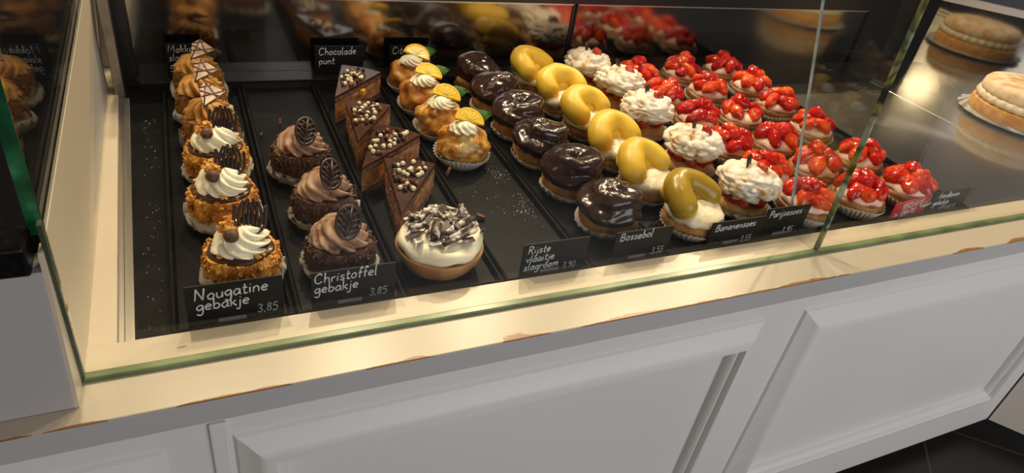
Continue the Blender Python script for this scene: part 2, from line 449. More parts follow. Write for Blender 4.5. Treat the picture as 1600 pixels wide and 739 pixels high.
# ------------------------------------------------------------------ the display counter
counter = thing('display_counter', 'long white panelled bakery display counter with cream wooden ledge and glass front', 'counter', (0, 0, 0))
mb = MB(); mb.prism([(-0.9, YF), (XC, YF), (2.35, -0.24), (2.55, -0.10), (1.90, YI), (-0.9, YI)], -0.0025, 0.0)
obj('front_ledge', mb, 'ledge_paint', counter, smooth=False, bevel=0.002, label='cream painted ledge with chipped front edge')
mb = MB(); mb.prism([(-0.9, YF + .0006), (XC, YF + .0006), (2.35, -0.2394), (2.40, -0.20), (1.83, YF + .06), (-0.9, YF + .06)], -0.034, -0.0025)
obj('ledge_fascia', mb, 'fascia_paint', counter, smooth=False, bevel=0.001, label='grey painted front edge of the ledge')
mb = MB(); mb.box(-0.9, XC, YF + 0.006, YF + 0.03, -0.648, -0.034)
obj('front_board', mb, 'panel_paint', counter, smooth=False)
# applied mouldings around each panel: closed frame swept along a rectangle
PROF = [(0.0, 0.0), (0.003, 0.003), (0.012, 0.006), (0.022, 0.011), (0.032, 0.0145), (0.038, 0.0150), (0.041, 0.012), (0.042, 0.009),
        (0.046, 0.0095), (0.049, 0.008), (0.052, 0.004), (0.053, -0.001)]
def moulding(x0, x1, z0, z1, y):
    m = MB(); rings = []
    for d, hgt in PROF:
        rings.append([(x0 + d, y - hgt * 1.5, z0 + d), (x1 - d, y - hgt * 1.5, z0 + d), (x1 - d, y - hgt * 1.5, z1 - d), (x0 + d, y - hgt * 1.5, z1 - d)])
    return m.rings(rings, cap0=False, cap1=False)
for (x0, x1) in ((-0.86, -0.075), (-0.008, 0.750), (0.832, 1.690)):
    obj('panel_moulding', moulding(x0, x1, -0.545, -0.066, YF + 0.006), 'panel_paint', counter, sharp=0.5)
mb = MB(); mb.box(-0.030, -0.012, YF + 0.001, YF + 0.006, -0.648, -0.040)
obj('stile_bead', mb, 'panel_paint', counter, smooth=False, bevel=0.002)
mb = MB(); mb.prism([(-0.9, YF + 0.035), (XC - 0.02, YF + 0.035), (XC - 0.02, YF + 0.06), (-0.9, YF + 0.06)], FLOOR, -0.648)
obj('plinth', mb, 'black_plinth', counter, smooth=False)
# left side ledge, steel trims, side board, post; this end runs slightly outwards towards the back
def skew(m):
    m.v = [(x - 0.0195 * (y - YI) / 0.77 * max(0, 1 - max(z, 0) / 0.2), y, z) for x, y, z in m.v]
    return m
mb = MB(); mb.box(XE, -0.110, YI, 1.40, -0.03, -0.0015)
obj('side_ledge', skew(mb), 'cream_paint', counter, smooth=False, bevel=0.001)
mb = MB(); mb.box(-0.110, -0.103, YI, 1.30, -0.03, -0.010); mb.box(-0.103, -0.093, YI, 1.27, -0.03, -0.006)
obj('steel_trim', skew(mb), 'steel', counter, smooth=False, bevel=0.0008)
mb = MB(); mb.prism([(0.588, -0.02), (1.40, -0.02), (1.40, 0.205), (0.604, 0.163)], -0.1420, XE,
                    Matrix(((0, 0, 1, 0), (1, 0, 0, 0), (0, 1, 0, 0), (0, 0, 0, 1))))
obj('side_board', skew(mb), 'cream_paint', counter, smooth=False, bevel=0.001)
for bx_ in ((-0.172, -0.1585, 1.400, 1.43, -0.03, 0.42), (-0.1565, -0.128, 1.402, 1.43, -0.03, 0.42)):
    mb = MB(); mb.box(*bx_)
    obj('back_post', mb, 'cream_paint', counter, smooth=False, bevel=0.001)
mb = MB(); mb.box(-0.131, -0.115, 1.275, 1.30, -0.03, 0.42)
obj('steel_upright', mb, 'steel', counter, smooth=False, bevel=0.001)
# deck: black inner floor and dark steel plates on the right
mb = MB(); mb.box(-0.128, 1.34, YI, YB + 0.03, -0.03, -0.016)
obj('inner_floor', mb, 'tray_black', counter, smooth=False)
mb = MB(); mb.box(1.338, 1.7150, YI, YB + 0.03, -0.012, -0.004)
obj('steel_plate', mb, 'deck_metal', counter, smooth=False, bevel=0.001)
mb = MB(); mb.prism([(1.716, YI), (1.90, YI), (2.53, -0.02), (3.2, 0.4), (2.35, 1.39), (1.716, 1.39)], -0.012, -0.004)
obj('steel_plate', mb, 'deck_metal', counter, smooth=False, bevel=0.001)
mb = MB(); mb.box(-0.093, 1.34, 1.315, YB, -0.016, 0.002)
obj('back_sill', mb, 'rail_black', counter, smooth=False, bevel=0.001)
# dark sliding doors at the back, slightly glossy metal
for (x0, x1, dy) in ((-0.098, 0.806, 0.0), (0.818, 1.770, 0.0)):
    mb = MB(); mb.box(x0, x1, YB + dy, YB + dy + 0.010, -0.004, 0.146)
    d = obj('sliding_door', mb, 'back_metal', counter, smooth=False)
    mb = MB(); mb.box(x0, x1, YB + dy - 0.003, YB + dy, 0.146, 0.149)
    obj('door_top_edge', mb, 'bright_rail', d, smooth=False)
for bx_ in ((0.806, 0.810, YB - 0.004, YB + 0.010, 0, 0.148), (0.814, 0.818, YB - 0.004, YB + 0.010, 0, 0.148),
            (-0.120, -0.098, YB - 0.03, YB + 0.010, -0.01, 0.148), (1.770, 1.790, YB - 0.006, YB + 0.010, -0.004, 0.148)):
    mb = MB(); mb.box(*bx_)
    obj('door_post', mb, 'rail_black', counter, smooth=False)
mb = MB(); mb.box(-0.2, 1.80, YB - 0.006, YB + 0.03, 0.1495, 0.27)
obj('back_rail', mb, 'rail_black', counter, smooth=False, bevel=0.001)
# plain mirror metal from the post to the corner, then turned along the next leg of the case
mb = MB(); mb.box(1.790, 2.075, YB, YB + 0.01, -0.004, 0.27)
obj('back_plate', mb, 'corner_metal', counter, smooth=False)
mb = MB(); mb.prism([(2.065, YB), (2.95, 0.477), (2.96, 0.487), (2.075, YB + 0.01)], -0.004, 0.185)
bp = obj('corner_plate', mb, 'corner_metal', counter, smooth=False)
mb = MB(); mb.prism([(2.060, YB - 0.004), (2.945, 0.473), (2.955, 0.483), (2.07, YB + 0.008)], 0.185, 0.205)
obj('plate_top_edge', mb, 'bright_rail', bp, smooth=False)

# glass front, leaning very slightly backwards
LEAN = 0.042
def slab(x0, x1, z0, z1, y0, th):
    m = MB()
    vs = []
    for x in (x0, x1):
        for z in (z0, z1):
            for t in (0, th):
                vs.append((x, y0 + t + z * LEAN, z))
    m.add(vs, [(0, 1, 3, 2), (4, 6, 7, 5), (0, 4, 5, 1), (2, 3, 7, 6), (0, 2, 6, 4), (1, 5, 7, 3)])
    return m
XP = 0.872
HG = 0.44
p1 = obj('front_pane', slab(-0.134, XP - 0.0024, 0.003, HG, YG - 0.003, 0.008), 'glass', counter, smooth=False)
p2 = obj('front_pane', slab(XP + 0.0024, 1.83, 0.003, HG, YG - 0.003, 0.008), 'glass', counter, smooth=False)
obj('pane_edge', slab(XP - 0.0022, XP + 0.0022, 0.003, HG, YG - 0.003, 0.008), 'glass_edge', p1, smooth=False, label='greenish polished glass edge')
mb = MB(); mb.prism([(-0.137, YG - 0.0055), (1.80, YG - 0.0055), (1.80, YG + 0.0055), (-0.137, YG + 0.0055)], 0.0, 0.005)
obj('glass_seal', mb, 'seal', counter, smooth=False, bevel=0.0015, label='pale green bottom edge of the glass in clear sealant')
# glass fin beside the joint: trapezoid widening upwards
MX = Matrix(((0, 0, 1, 0), (1, 0, 0, 0), (0, 1, 0, 0), (0, 0, 0, 1)))   # (y, z, x) -> (x, y, z)
mb = MB(); mb.prism([(YG + 0.007, 0.001), (0.643, 0.001), (0.775, 0.42), (YG + 0.02, 0.42)], XP - 0.002, XP + 0.002, MX)
fin = obj('glass_fin', mb, 'glass', counter, smooth=False)
mb = MB(); mb.prism([(0.643, 0.001), (0.6455, 0.001), (0.7775, 0.42), (0.775, 0.42)], XP - 0.002, XP + 0.002, MX)
obj('fin_edge', mb, 'pale_edge', fin, smooth=False)
# glass end pane standing on the side board at the left, thick green front edge
mb = MB(); mb.prism([(0.606, 0.165), (1.38, 0.206), (1.38, 0.48), (0.616, 0.48)], XE - 0.0045, XE, MX)
endp = obj('end_pane', mb, 'glass', counter, smooth=False)
mb = MB(); mb.prism([(0.6035, 0.163), (0.606, 0.163), (0.616, 0.48), (0.6135, 0.48)], XE - 0.012, XE, MX)
obj('end_pane_edge', mb, 'green_edge', endp, smooth=False, label='thick dark green front edge of the glass')
mb = MB(); mb.prism([(YG - 0.003, 0.0), (YG + 0.006, 0.0), (YG + 0.014, 0.185), (YG + 0.005, 0.185)], XE - 0.001, XE + 0.003, MX)
obj('pane_side_edge', mb, 'dark_edge', p1, smooth=False)

# ------------------------------------------------------------------ neighbouring cabinets
cab = thing('cash_cabinet', 'white cabinet with black stone worktop standing on the ledge at the left end', 'cabinet', (-0.45, 0.75, 0))
cab_o = Vector((0.45, -0.75, 0))
mb = MB(); mb.prism([(0.543, 0.0005), (1.30, 0.0005), (1.30, 0.142), (0.575, 0.142)], -0.75, -0.1425, MX)
mb.v = [tuple(Vector(p) + cab_o) for p in mb.v]
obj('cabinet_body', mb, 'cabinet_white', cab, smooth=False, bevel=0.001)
mb = MB(); mb.prism([(0.5432, 0.0005), (0.579, 0.0005), (0.595, 0.160), (0.579, 0.160)], -0.1425, -0.1385, MX)
mb.v = [tuple(Vector(p) + cab_o) for p in mb.v]
obj('lit_side_strip', mb, 'cream_paint', cab, smooth=False)  # added strip: case light on the cabinet's side put into its cream colour
mb = MB(); mb.prism([(-0.75, 0.570), (-0.149, 0.570), (-0.1500, 0.604), (-0.1435, 0.606), (-0.1435, 1.38), (-0.75, 1.38)], 0.142, 0.172)
mb.v = [tuple(Vector(p) + cab_o) for p in mb.v]
obj('worktop', mb, 'worktop_black', cab, smooth=False, bevel=0.003, label='black polished stone worktop')

ca = thing('corner_cabinet', 'beige cabinet front with black plinth turning away at the far right end of the counter', 'cabinet', (1.787, 0.523, FLOOR))
def P(d, o=0.0):   # along the turned front, o = inwards
    return (0.6 * d + 0.8 * o, -0.8 * d + 0.6 * o)
mb = MB(); mb.prism([P(0.001), P(0.9), P(0.9, 0.03), P(0.001, 0.03)], 0.052, 0.664)
obj('cabinet_front', mb, 'beige_panel', ca, smooth=False)
mb = MB(); mb.prism([P(-0.02, 0.03), P(0.9, 0.03), P(0.9, 0.05), P(-0.02, 0.05)], 0.0, 0.052)
obj('plinth', mb, 'black_plinth', ca, smooth=False)

# ------------------------------------------------------------------ trays
def tray(x0, x1, y0, y1, label):
    t = thing('black_tray', label, 'tray', ((x0 + x1) / 2, (y0 + y1) / 2, -0.016), 0, 'black display trays')
    a, b = (x1 - x0) / 2, (y1 - y0) / 2
    m = MB(); m.box(-a + 0.004, a - 0.004, -b + 0.004, b - 0.004, 0.0, 0.006)
    obj('tray_base', m, 'tray_black', t, smooth=False)
    m = MB(); rings = []
    for d, z in ((0.008, 0.0055), (0.006, 0.011), (0.0045, 0.0145), (0.002, 0.015), (0.0, 0.013), (0.0, 0.0)):
        rings.append([(-a + d, -b + d, z), (a - d, -b + d, z), (a - d, b - d, z), (-a + d, b - d, z)])
    m.rings(rings[::-1], cap0=False, cap1=False)
    obj('tray_rim', m, 'tray_black', t, sharp=0.7)
    return t
TX = [-0.058, 0.077, 0.214, 0.350, 0.487, 0.620, 0.756, 0.893, 1.335]
for k, lab in enumerate((
        'narrow black tray under the nougat and mocha cakes', 'narrow black tray under the chocolate mousse cakes, half empty',
        'narrow black tray under the chocolate cake slices and cream tart', 'narrow black tray under the lemon puffs, empty towards the front',
        'narrow black tray under the chocolate glazed balls', 'narrow black tray under the yellow banana pastries',
        'narrow black tray under the powdered choux pastries', 'wide black tray under the strawberry tarts')):
    tray(TX[k] + 0.001, TX[k + 1] - 0.001, YI + 0.002, 1.312, lab)

# ------------------------------------------------------------------ chalk lettering
GL = {   # strokes on a grid: x-height 0.5, capitals 1.0; value = (advance, strokes)
 'N': (.72, [[(0,0),(.05,1)], [(.05,1),(.5,0)], [(.5,0),(.58,1)]]),
 'M': (.9, [[(0,0),(.1,1),(.36,.35),(.66,1),(.76,0)]]),
 'C': (.72, [[(.58,.82),(.42,.98),(.16,.85),(.03,.5),(.12,.12),(.38,0),(.6,.18)]]),
 'R': (.68, [[(.06,0),(.08,1)], [(.0,.92),(.3,1.0),(.52,.8),(.4,.56),(.1,.5)], [(.22,.5),(.58,0)]]),
 'B': (.66, [[(.06,0),(.08,.95)], [(.02,.92),(.36,.95),(.46,.76),(.34,.54),(.1,.5)], [(.1,.5),(.4,.5),(.56,.27),(.4,.04),(.06,0)]]),
 'P': (.62, [[(.06,0),(.08,1)], [(.0,.92),(.34,1.0),(.54,.78),(.38,.52),(.1,.46)]]),
 'A': (.72, [[(0,0),(.32,1),(.6,0)], [(.1,.36),(.5,.36)]]),
 'E': (.58, [[(.5,1),(.06,1),(.04,0),(.5,0)], [(.05,.52),(.42,.52)]]),
 'L': (.56, [[(.06,1),(.04,0),(.5,0)]]),
 'G': (.72, [[(.58,.84),(.4,1),(.14,.85),(.03,.5),(.12,.12),(.38,0),(.6,.18),(.6,.45),(.36,.45)]]),
 'T': (.62, [[(0,1),(.6,1)], [(.3,1),(.28,0)]]),
 'I': (.28, [[(.1,1),(.1,0)]]),
 'S': (.58, [[(.5,.88),(.3,1),(.06,.82),(.14,.58),(.42,.44),(.5,.2),(.3,0),(.02,.12)]]),
 'a': (.52, [[(.42,.46),(.2,.5),(.02,.25),(.14,.0),(.34,.12),(.42,.46)], [(.42,.46),(.42,.1),(.5,0)]]),
 'b': (.5, [[(.04,1),(.04,.02)], [(.04,.3),(.22,.5),(.44,.3),(.3,.03),(.05,.06)]]),
 'c': (.44, [[(.38,.42),(.2,.5),(.02,.25),(.16,0),(.4,.1)]]),
 'd': (.52, [[(.42,.4),(.2,.5),(.02,.25),(.16,0),(.36,.1),(.42,.4)], [(.44,1),(.42,.04),(.48,0)]]),
 'e': (.48, [[(.04,.26),(.38,.3),(.34,.46),(.18,.5),(.02,.26),(.14,.02),(.4,.06)]]),
 'f': (.36, [[(.36,.92),(.24,1.0),(.15,.8),(.13,0)], [(.0,.52),(.32,.54)]]),
 'g': (.5, [[(.42,.46),(.2,.5),(.02,.28),(.14,.06),(.34,.16),(.42,.46)], [(.42,.46),(.42,-.2),(.26,-.42),(.02,-.3)]]),
 'h': (.5, [[(.04,1),(.04,0)], [(.04,.28),(.2,.5),(.38,.38),(.4,0)]]),
 'i': (.2, [[(.07,.48),(.07,0)], [(.08,.70),(.10,.74)]]),
 'j': (.24, [[(.12,.48),(.12,-.22),(.02,-.4),(-.12,-.3)], [(.13,.70),(.15,.74)]]),
 'k': (.48, [[(.04,1),(.04,0)], [(.38,.5),(.06,.22)], [(.12,.28),(.42,0)]]),
 'l': (.22, [[(.06,1),(.06,.06),(.16,0)]]),
 'm': (.74, [[(.04,.48),(.04,0)], [(.04,.28),(.18,.5),(.32,.36),(.33,0)], [(.33,.3),(.48,.5),(.62,.36),(.63,0)]]),
 'n': (.5, [[(.04,.48),(.04,0)], [(.04,.28),(.2,.5),(.38,.36),(.4,0)]]),
 'o': (.5, [[(.22,.5),(.03,.3),(.1,.04),(.3,.02),(.43,.26),(.34,.48),(.22,.5)]]),
 'p': (.5, [[(.04,.48),(.04,-.4)], [(.04,.3),(.22,.5),(.43,.3),(.28,.02),(.05,.1)]]),
 'r': (.38, [[(.04,.48),(.05,0)], [(.05,.28),(.18,.46),(.34,.46)]]),
 's': (.42, [[(.34,.44),(.18,.5),(.06,.38),(.18,.26),(.34,.16),(.2,.0),(.02,.06)]]),
 't': (.36, [[(.15,.85),(.13,.08),(.24,0),(.34,.06)], [(.0,.52),(.32,.54)]]),
 'u': (.5, [[(.04,.48),(.06,.1),(.2,0),(.38,.14),(.4,.48)], [(.4,.48),(.42,0)]]),
 'v': (.46, [[(.02,.48),(.2,0),(.4,.5)]]),
 'w': (.62, [[(.02,.48),(.14,0),(.28,.42),(.42,0),(.56,.5)]]),
 'z': (.44, [[(.02,.48),(.38,.48),(.02,0),(.4,0)]]),
 '3': (.52, [[(.04,.9),(.26,1),(.42,.8),(.18,.54),(.44,.3),(.26,0),(.0,.1)]]),
 '8': (.52, [[(.24,.54),(.06,.76),(.24,1),(.42,.78),(.24,.54),(.02,.24),(.22,0),(.44,.24),(.24,.54)]]),
 '5': (.52, [[(.46,1),(.12,1),(.08,.58)], [(.08,.58),(.32,.64),(.46,.34),(.26,0),(.0,.08)]]),
 '9': (.52, [[(.42,.8),(.24,1),(.05,.78),(.2,.54),(.42,.8)], [(.42,.8),(.38,.3),(.2,0)]]),
 '0': (.54, [[(.24,1),(.04,.6),(.12,.06),(.32,.04),(.46,.5),(.36,.94),(.24,1)]]),
 '1': (.3, [[(.0,.8),(.16,1),(.14,0)]]),
 '+': (.5, [[(.04,.4),(.42,.4)], [(.23,.6),(.23,.2)]]),
 ',': (.2, [[(.09,.06),(.03,-.14)]]),
 ' ': (.4, []),
}
STRAIGHT = set('NMAELTIkvwz+1')
def smooth_pts(pts, n=5):
    if len(pts) < 3:
        return pts
    out = []
    q = [pts[0]] + list(pts) + [pts[-1]]
    for i in range(1, len(q) - 2):
        p0, p1, p2, p3 = q[i - 1], q[i], q[i + 1], q[i + 2]
        for k in range(n):
            t = k / n
            out.append(tuple(0.5 * ((2 * p1[j]) + (-p0[j] + p2[j]) * t + (2 * p0[j] - 5 * p1[j] + 4 * p2[j] - p3[j]) * t * t
                                    + (-p0[j] + 3 * p1[j] - 3 * p2[j] + p3[j]) * t ** 3) for j in range(2)))
    out.append(pts[-1])
    return out
def letters(mb, text, x, z, size, y, rad, slant=0.08, rise=0.0, seed=1):
    rng = random.Random(seed)
    for ch in text:
        adv, strokes = GL[ch]
        j = rng.uniform(-.03, .03)
        for s in strokes:
            pts = s if ch in STRAIGHT else smooth_pts(s)
            P3 = [(x + (px + slant * pz) * size, y, z + (pz + j + rise * px) * size) for px, pz in pts]
            mb.tube(P3, [rad * rng.uniform(.85, 1.1) for _ in P3], 6)
        x += (adv + 0.07) * size
        z += rise * size * adv
    return x

def sign(x, y, z, w, h, lines, price, label, red=False, yaw=0.0, tilt=0.0, strip=True, group='price cards in the display'):
    t = thing('price_card', label, 'sign', (x, y, z), yaw, group)
    t.rotation_euler = (tilt, 0, yaw)
    m = MB(); m.box(-w / 2, w / 2, -0.0012, 0.0012, 0, h)
    obj('card', m, 'sign_red' if red else 'sign_black', t, smooth=False, bevel=0.0006)
    m = MB()
    for (txt, lx, lz, sz) in lines:
        letters(m, txt, -w / 2 + lx, lz, sz, -0.0014, sz * 0.058, rise=0.03, seed=len(txt))
    obj('lettering', m, 'chalk', t)
    if price:
        m = MB(); letters(m, price[0], -w / 2 + price[1], price[2], price[3], -0.0014, price[3] * 0.055, seed=3)
        obj('price', m, 'chalk_dim', t, label='grey chalk price')
    if strip:
        m = MB(); m.box(-w * 0.20, w * 0.09, -0.003, -0.0013, 0.010, 0.0155)
        obj('price_holder', m, 'price_strip', t, smooth=False)
    return t

YS = 0.642
SZ0 = -0.015
sign(0.013, YS, SZ0, 0.104, 0.066, [('Nougatine', 0.010, 0.046, 0.0160), ('gebakje', 0.010, 0.031, 0.0155)], ('3,85', 0.074, 0.0165, 0.0115),
     'black card chalked with the word Nougatine gebakje before the white topped nougat cakes')
sign(0.148, YS, SZ0, 0.102, 0.062, [('Christoffel', 0.003, 0.046, 0.0145), ('gebakje', 0.003, 0.031, 0.0145)], ('3,85', 0.070, 0.0160, 0.0110),
     'black card chalked with the word Christoffel gebakje before the chocolate mousse cakes')
sign(0.426, YS, SZ0, 0.102, 0.061, [('Rijste', 0.007, 0.045, 0.0125), ('vlaaitje', 0.006, 0.031, 0.0125), ('slagroom', 0.005, 0.017, 0.0125)], ('3,90', 0.066, 0.0120, 0.0105),
     'black card chalked with three lines reading Rijste vlaaitje slagroom')
sign(0.572, YS, SZ0, 0.100, 0.060, [('Bossebol', 0.007, 0.045, 0.0135)], ('3,55', 0.070, 0.0135, 0.011),
     'black card chalked with the word Bossebol before the chocolate glazed balls')
sign(0.752, YS, SZ0, 0.108, 0.054, [('Bananensoes', 0.008, 0.037, 0.0130)], ('3,55', 0.068, 0.010, 0.011),
     'black card chalked with the word Bananensoes beside the yellow banana pastries')
sign(0.857, YS + 0.004, SZ0, 0.094, 0.063, [('Parijsesoes', 0.006, 0.046, 0.0130)], ('3,55', 0.048, 0.011, 0.012),
     'black card chalked with the word Parijsesoes behind the glass fin')
sign(1.168, YS + 0.002, SZ0, 0.110, 0.042, [('RECLAME', 0.028, 0.026, 0.0120), ('3+1 GRATIS', 0.010, 0.010, 0.0110)], None,
     'red card chalked with the words RECLAME and GRATIS', red=True, yaw=0.10, strip=False)
sign(1.282, YS + 0.006, SZ0, 0.104, 0.048, [('Aardbeien', 0.014, 0.034, 0.0120), ('gebakje', 0.008, 0.019, 0.0120)], ('3,55', 0.062, 0.007, 0.009),
     'black card chalked with the word Aardbeien gebakje right of the red card')
YK = 1.338
sign(-0.013, YK, 0.002, 0.062, 0.066, [('Mokka', 0.005, 0.049, 0.0135), ('slagroom', 0.005, 0.033, 0.0130), ('gebak', 0.005, 0.017, 0.0135)], None,
     'black card chalked with the word Mokka at the back left corner', strip=False)
sign(0.272, YK, 0.002, 0.098, 0.060, [('Chocolade', 0.008, 0.041, 0.0150), ('punt', 0.008, 0.022, 0.0150)], None,
     'black card chalked with the word Chocolade punt behind the chocolate slices', strip=False)
sign(0.425, YK, 0.002, 0.100, 0.060, [('Citroen', 0.006, 0.042, 0.0150), ('soes', 0.060, 0.022, 0.0150)], None,
     'black card half hidden behind the rearmost lemon puff', strip=False)

# ------------------------------------------------------------------ pastry parts
def doily(parent, r, seed, lift=0.010, n=16, name='paper_doily', m_='paper'):
    rng = random.Random(seed); ph = rng.uniform(0, 6)
    def fn(t, k, rr, z):
        q = k / 5.0
        sc = 1 + 0.035 * q * abs(math.sin(n / 2 * t + ph))
        return rr * sc, z + q * q * lift * (0.35 + 0.65 * (0.5 + 0.5 * math.sin(3 * t + ph))) * (0.7 + 0.3 * math.sin(n * t))
    prof = [(r * .5, .0008), (r * .72, .0009), (r * .82, .0015), (r * .90, .003), (r * .96, .005), (r, .007)]
    low = [(a, b - 0.0006) for a, b in prof]
    m = MB(); m.lathe(low[::-1] + prof, 64, lambda t, k, a, b: fn(t, (5 - k) if k < 6 else (k - 6), a, b), cap0=False, cap1=True)
    # close the underside centre
    return obj(name, m, m_, parent)

def pleated_cup(parent, r0, r1, h, seed, n=36):
    m = MB(); N = n * 4
    def fn(t, k, r, z):
        q = (z / h)
        return r * (1 + 0.028 * (0.3 + q) * math.cos(n * t)), z + q * 0.0025 * math.sin(3 * t + seed)
    prof = [(r0, 0.0), (r0 + (r1 - r0) * .5, h * .5), (r1, h), (r1 - .001, h), (r0 + (r1 - r0) * .5 - .001, h * .5), (r0 - .001, .001)]
    m.lathe(prof, N, fn)
    return obj('paper_cup', m, 'paper', parent)

def rosette(R, H, n, amp, twist, seed, z0=0.0, power=0.5, lean=(0, 0), NT=26, sub=12, wob=0.12):
    """piped swirl: overlapping folds that sweep round as they rise, rounded top with a small tip"""
    m = MB(); rng = random.Random(seed); ph = rng.uniform(0, 6.28); rings = []
    N = n * sub
    for k in range(NT + 1):
        t = k / NT
        base = R * max(0.0, (1 - t ** 1.7)) ** power
        base = max(base, R * 0.05 * (1 - t) + .0004)
        if t < 0.14:
            base *= 0.86 + 0.14 * math.sin(PI / 2 * t / 0.14)
        ring = []
        for i in range(N):
            th = 2 * PI * i / N
            w = ((th * n / (2 * PI) + twist * n * t * (1 + .3 * math.sin(th + ph)) + ph) % 1.0)
            rid = (w / .72) ** .55 if w < .72 else ((1 - w) / .28) ** .8
            am = amp * (1 + 0.45 * math.sin(2 * th + ph)) * (1 - .35 * t)
            r = base * (1 - am + am * rid)
            nz = noise.noise(Vector((math.cos(th) * 1.7 + seed, math.sin(th) * 1.7, t * 3)))
            r *= 1 + wob * nz
            r += .0005 * noise.noise(Vector((math.cos(th) * R * 900, math.sin(th) * R * 900, t * 40 + seed)))
            zz = z0 + H * t + 0.11 * H * (rid - 0.5) * (1 - t) + .05 * H * nz
            ring.append((r * math.cos(th) + lean[0] * t, r * math.sin(th) + lean[1] * t, zz))
        rings.append(ring)
    return m.rings(rings)

def drum(r, h, seed, flakes, fs, amp=0.0035):
    rng = random.Random(seed); m = MB(); off = seed * 3.3
    prof = [(r * .9, 0.001), (r * .98, .006), (r * 1.0, h * .3), (r * .99, h * .6), (r * .98, h * .88), (r * .93, h), (r * .80, h * .99), (r * .3, h * .97)]
    def fn(t, k, rr, z):
        q = noise.noise(Vector((math.cos(t) * 6 + off, math.sin(t) * 6, z * 160))) + .6 * noise.noise(Vector((math.cos(t) * 15 + off, math.sin(t) * 15, z * 300)))
        return (rr + amp * q if k < 7 else rr), z
    m.lathe(prof, 72, fn)
    for _ in range(flakes):
        t = rng.uniform(0, 2 * PI); z = rng.uniform(0.004, h * 1.02)
        rr = r * rng.uniform(.97, 1.03) if z < h * .9 else r * rng.uniform(.84, .99)
        m.chunk((rr * math.cos(t), rr * math.sin(t), z), [fs[i] * rng.uniform(.6, 1.3) for i in range(3)], rng)
    return m

def tulip():
    """pressed dark chocolate leaf: nested pointed petal loops, in the xz plane, base at origin"""
    m = MB()
    for w, h, tip in ((.0165, .034, .0158), (.0118, .0385, .0070), (.0070, .0410, .0022), (.0024, .0370, 0)):
        for s in (-1, 1):
            pts = [(0, .0), (s * w * .60, h * .14), (s * w * .95, h * .38), (s * w, h * .60), (s * (w * .62 + tip * .38), h * .82), (s * tip, h)]
            m.tube([(a, 0, b) for a, b in smooth_pts(pts, 5)], 0.0018, 6)
    for s in (-1, 1):
        for (x0, z0), (x1, z1) in (((.0158, .034), (.0070, .0385)), ((.0070, .0385), (.0022, .041))):
            m.tube([(s * x0, 0, z0), (s * (x0 * .5 + x1 * .5), 0, min(z0, z1) - .0075), (s * x1, 0, z1)], 0.0014, 6)
    m.blob((0, .0010, .0125), (.0115, .0010, .0125), 0, 0, 1, 20, 10)
    return m

def medallion():
    """oval dark chocolate disc with raised leaf lattice, in xz plane centred"""
    m = MB(); a, b = .0125, .0175; N = 36
    m.tube([(a * math.cos(2 * PI * i / N), 0, b * math.sin(2 * PI * i / N)) for i in range(N + 1)], 0.0019, 8)
    m.tube([(0, -.0005, -b), (.0012, -.0005, 0), (0, -.0005, b)], 0.0013, 6)
    m.blob((0, .0012, 0), (a * .98, .0009, b * .98), 0, 0, 1, 28, 10)
    for s in (-1, 1):
        for z in (-.010, -.004, .002, .008):
            x1 = a * math.sqrt(max(0, 1 - ((z + .005) / b) ** 2)) * .96
            m.tube([(0, -.0005, z - .003), (s * x1 * .6, -.0005, z + .002), (s * x1, -.0005, z + .005)], 0.00115, 6)
    m.tube([(a * .55 * math.cos(2 * PI * i / N), -.0003, b * .62 * math.sin(2 * PI * i / N)) for i in range(N + 1)], 0.0010, 6)
    return m

# ------------------------------------------------------------------ nougat cakes
def nougat_cake(x, y, rz, seed, label):
    t = thing('nougat_cake', label, 'cake', (x, y, TZ), rz, 'nougatine cakes with whipped cream')
    rng = random.Random(seed); R = Matrix.Rotation(-rz, 3, 'Z')
    doily(t, .050, seed, .022)
    obj('nougat_crust', drum(.0435, .051, seed, 560, (.0027, .0021, .0013), .0042), 'nougat', t, smooth=False)
    m = MB(); m.lathe([(.028, .049), (.0385, .0515), (.037, .0545), (.028, .0555), (.010, .0555)], 40,
                      lambda a, k, r, z: (r * (1 + .03 * math.sin(5 * a + seed)), z))
    obj('chocolate_top', m, 'ganache', t)
    obj('whipped_cream', rosette(.0365, .030, 9, .36, .30, seed, .0535, .5, (R @ Vector((.003, .004, 0)))[:2]), 'cream', t)
    o = obj('chocolate_leaf', tulip(), 'dark_choc', t)
    o.location = R @ Vector((.011, -.006, .0715)); o.rotation_euler = (-.62, .20, -rz + .05); o.scale = (1.12, 1, 1.08)
    m = MB(); m.blob((0, 0, 0), (.0088, .0088, .0084), seed, .0008, 300, 16, 10)
    o = obj('chocolate_truffle', m, 'truffle', t); o.location = R @ Vector((-.010, -.017, .0815))
    m = MB()
    for k in range(26):
        m.chunk((rng.gauss(-.011, .005), rng.gauss(-.002, .006), .0825 + rng.uniform(-.004, .006)), (.0044, .0032, .0022), rng)
    for k in range(10):
        a = rng.uniform(0, 6.28); m.chunk((.034 * math.cos(a), .034 * math.sin(a), .056), (.003, .0022, .0012), rng)
    o = obj('nougat_pieces', m, 'nougat', t, smooth=False); o.rotation_euler = (0, 0, -rz); o['kind'] = 'stuff'
    return t
nougat_cake(.027, .718, .3, 11, 'nougat cake with white cream, frontmost, right behind its price card')
nougat_cake(.016, .859, 1.3, 12, 'nougat cake with white cream, the middle one of three')
nougat_cake(.016, .982, 2.2, 13, 'nougat cake with white cream, rearmost, touching the brown mocha cakes')

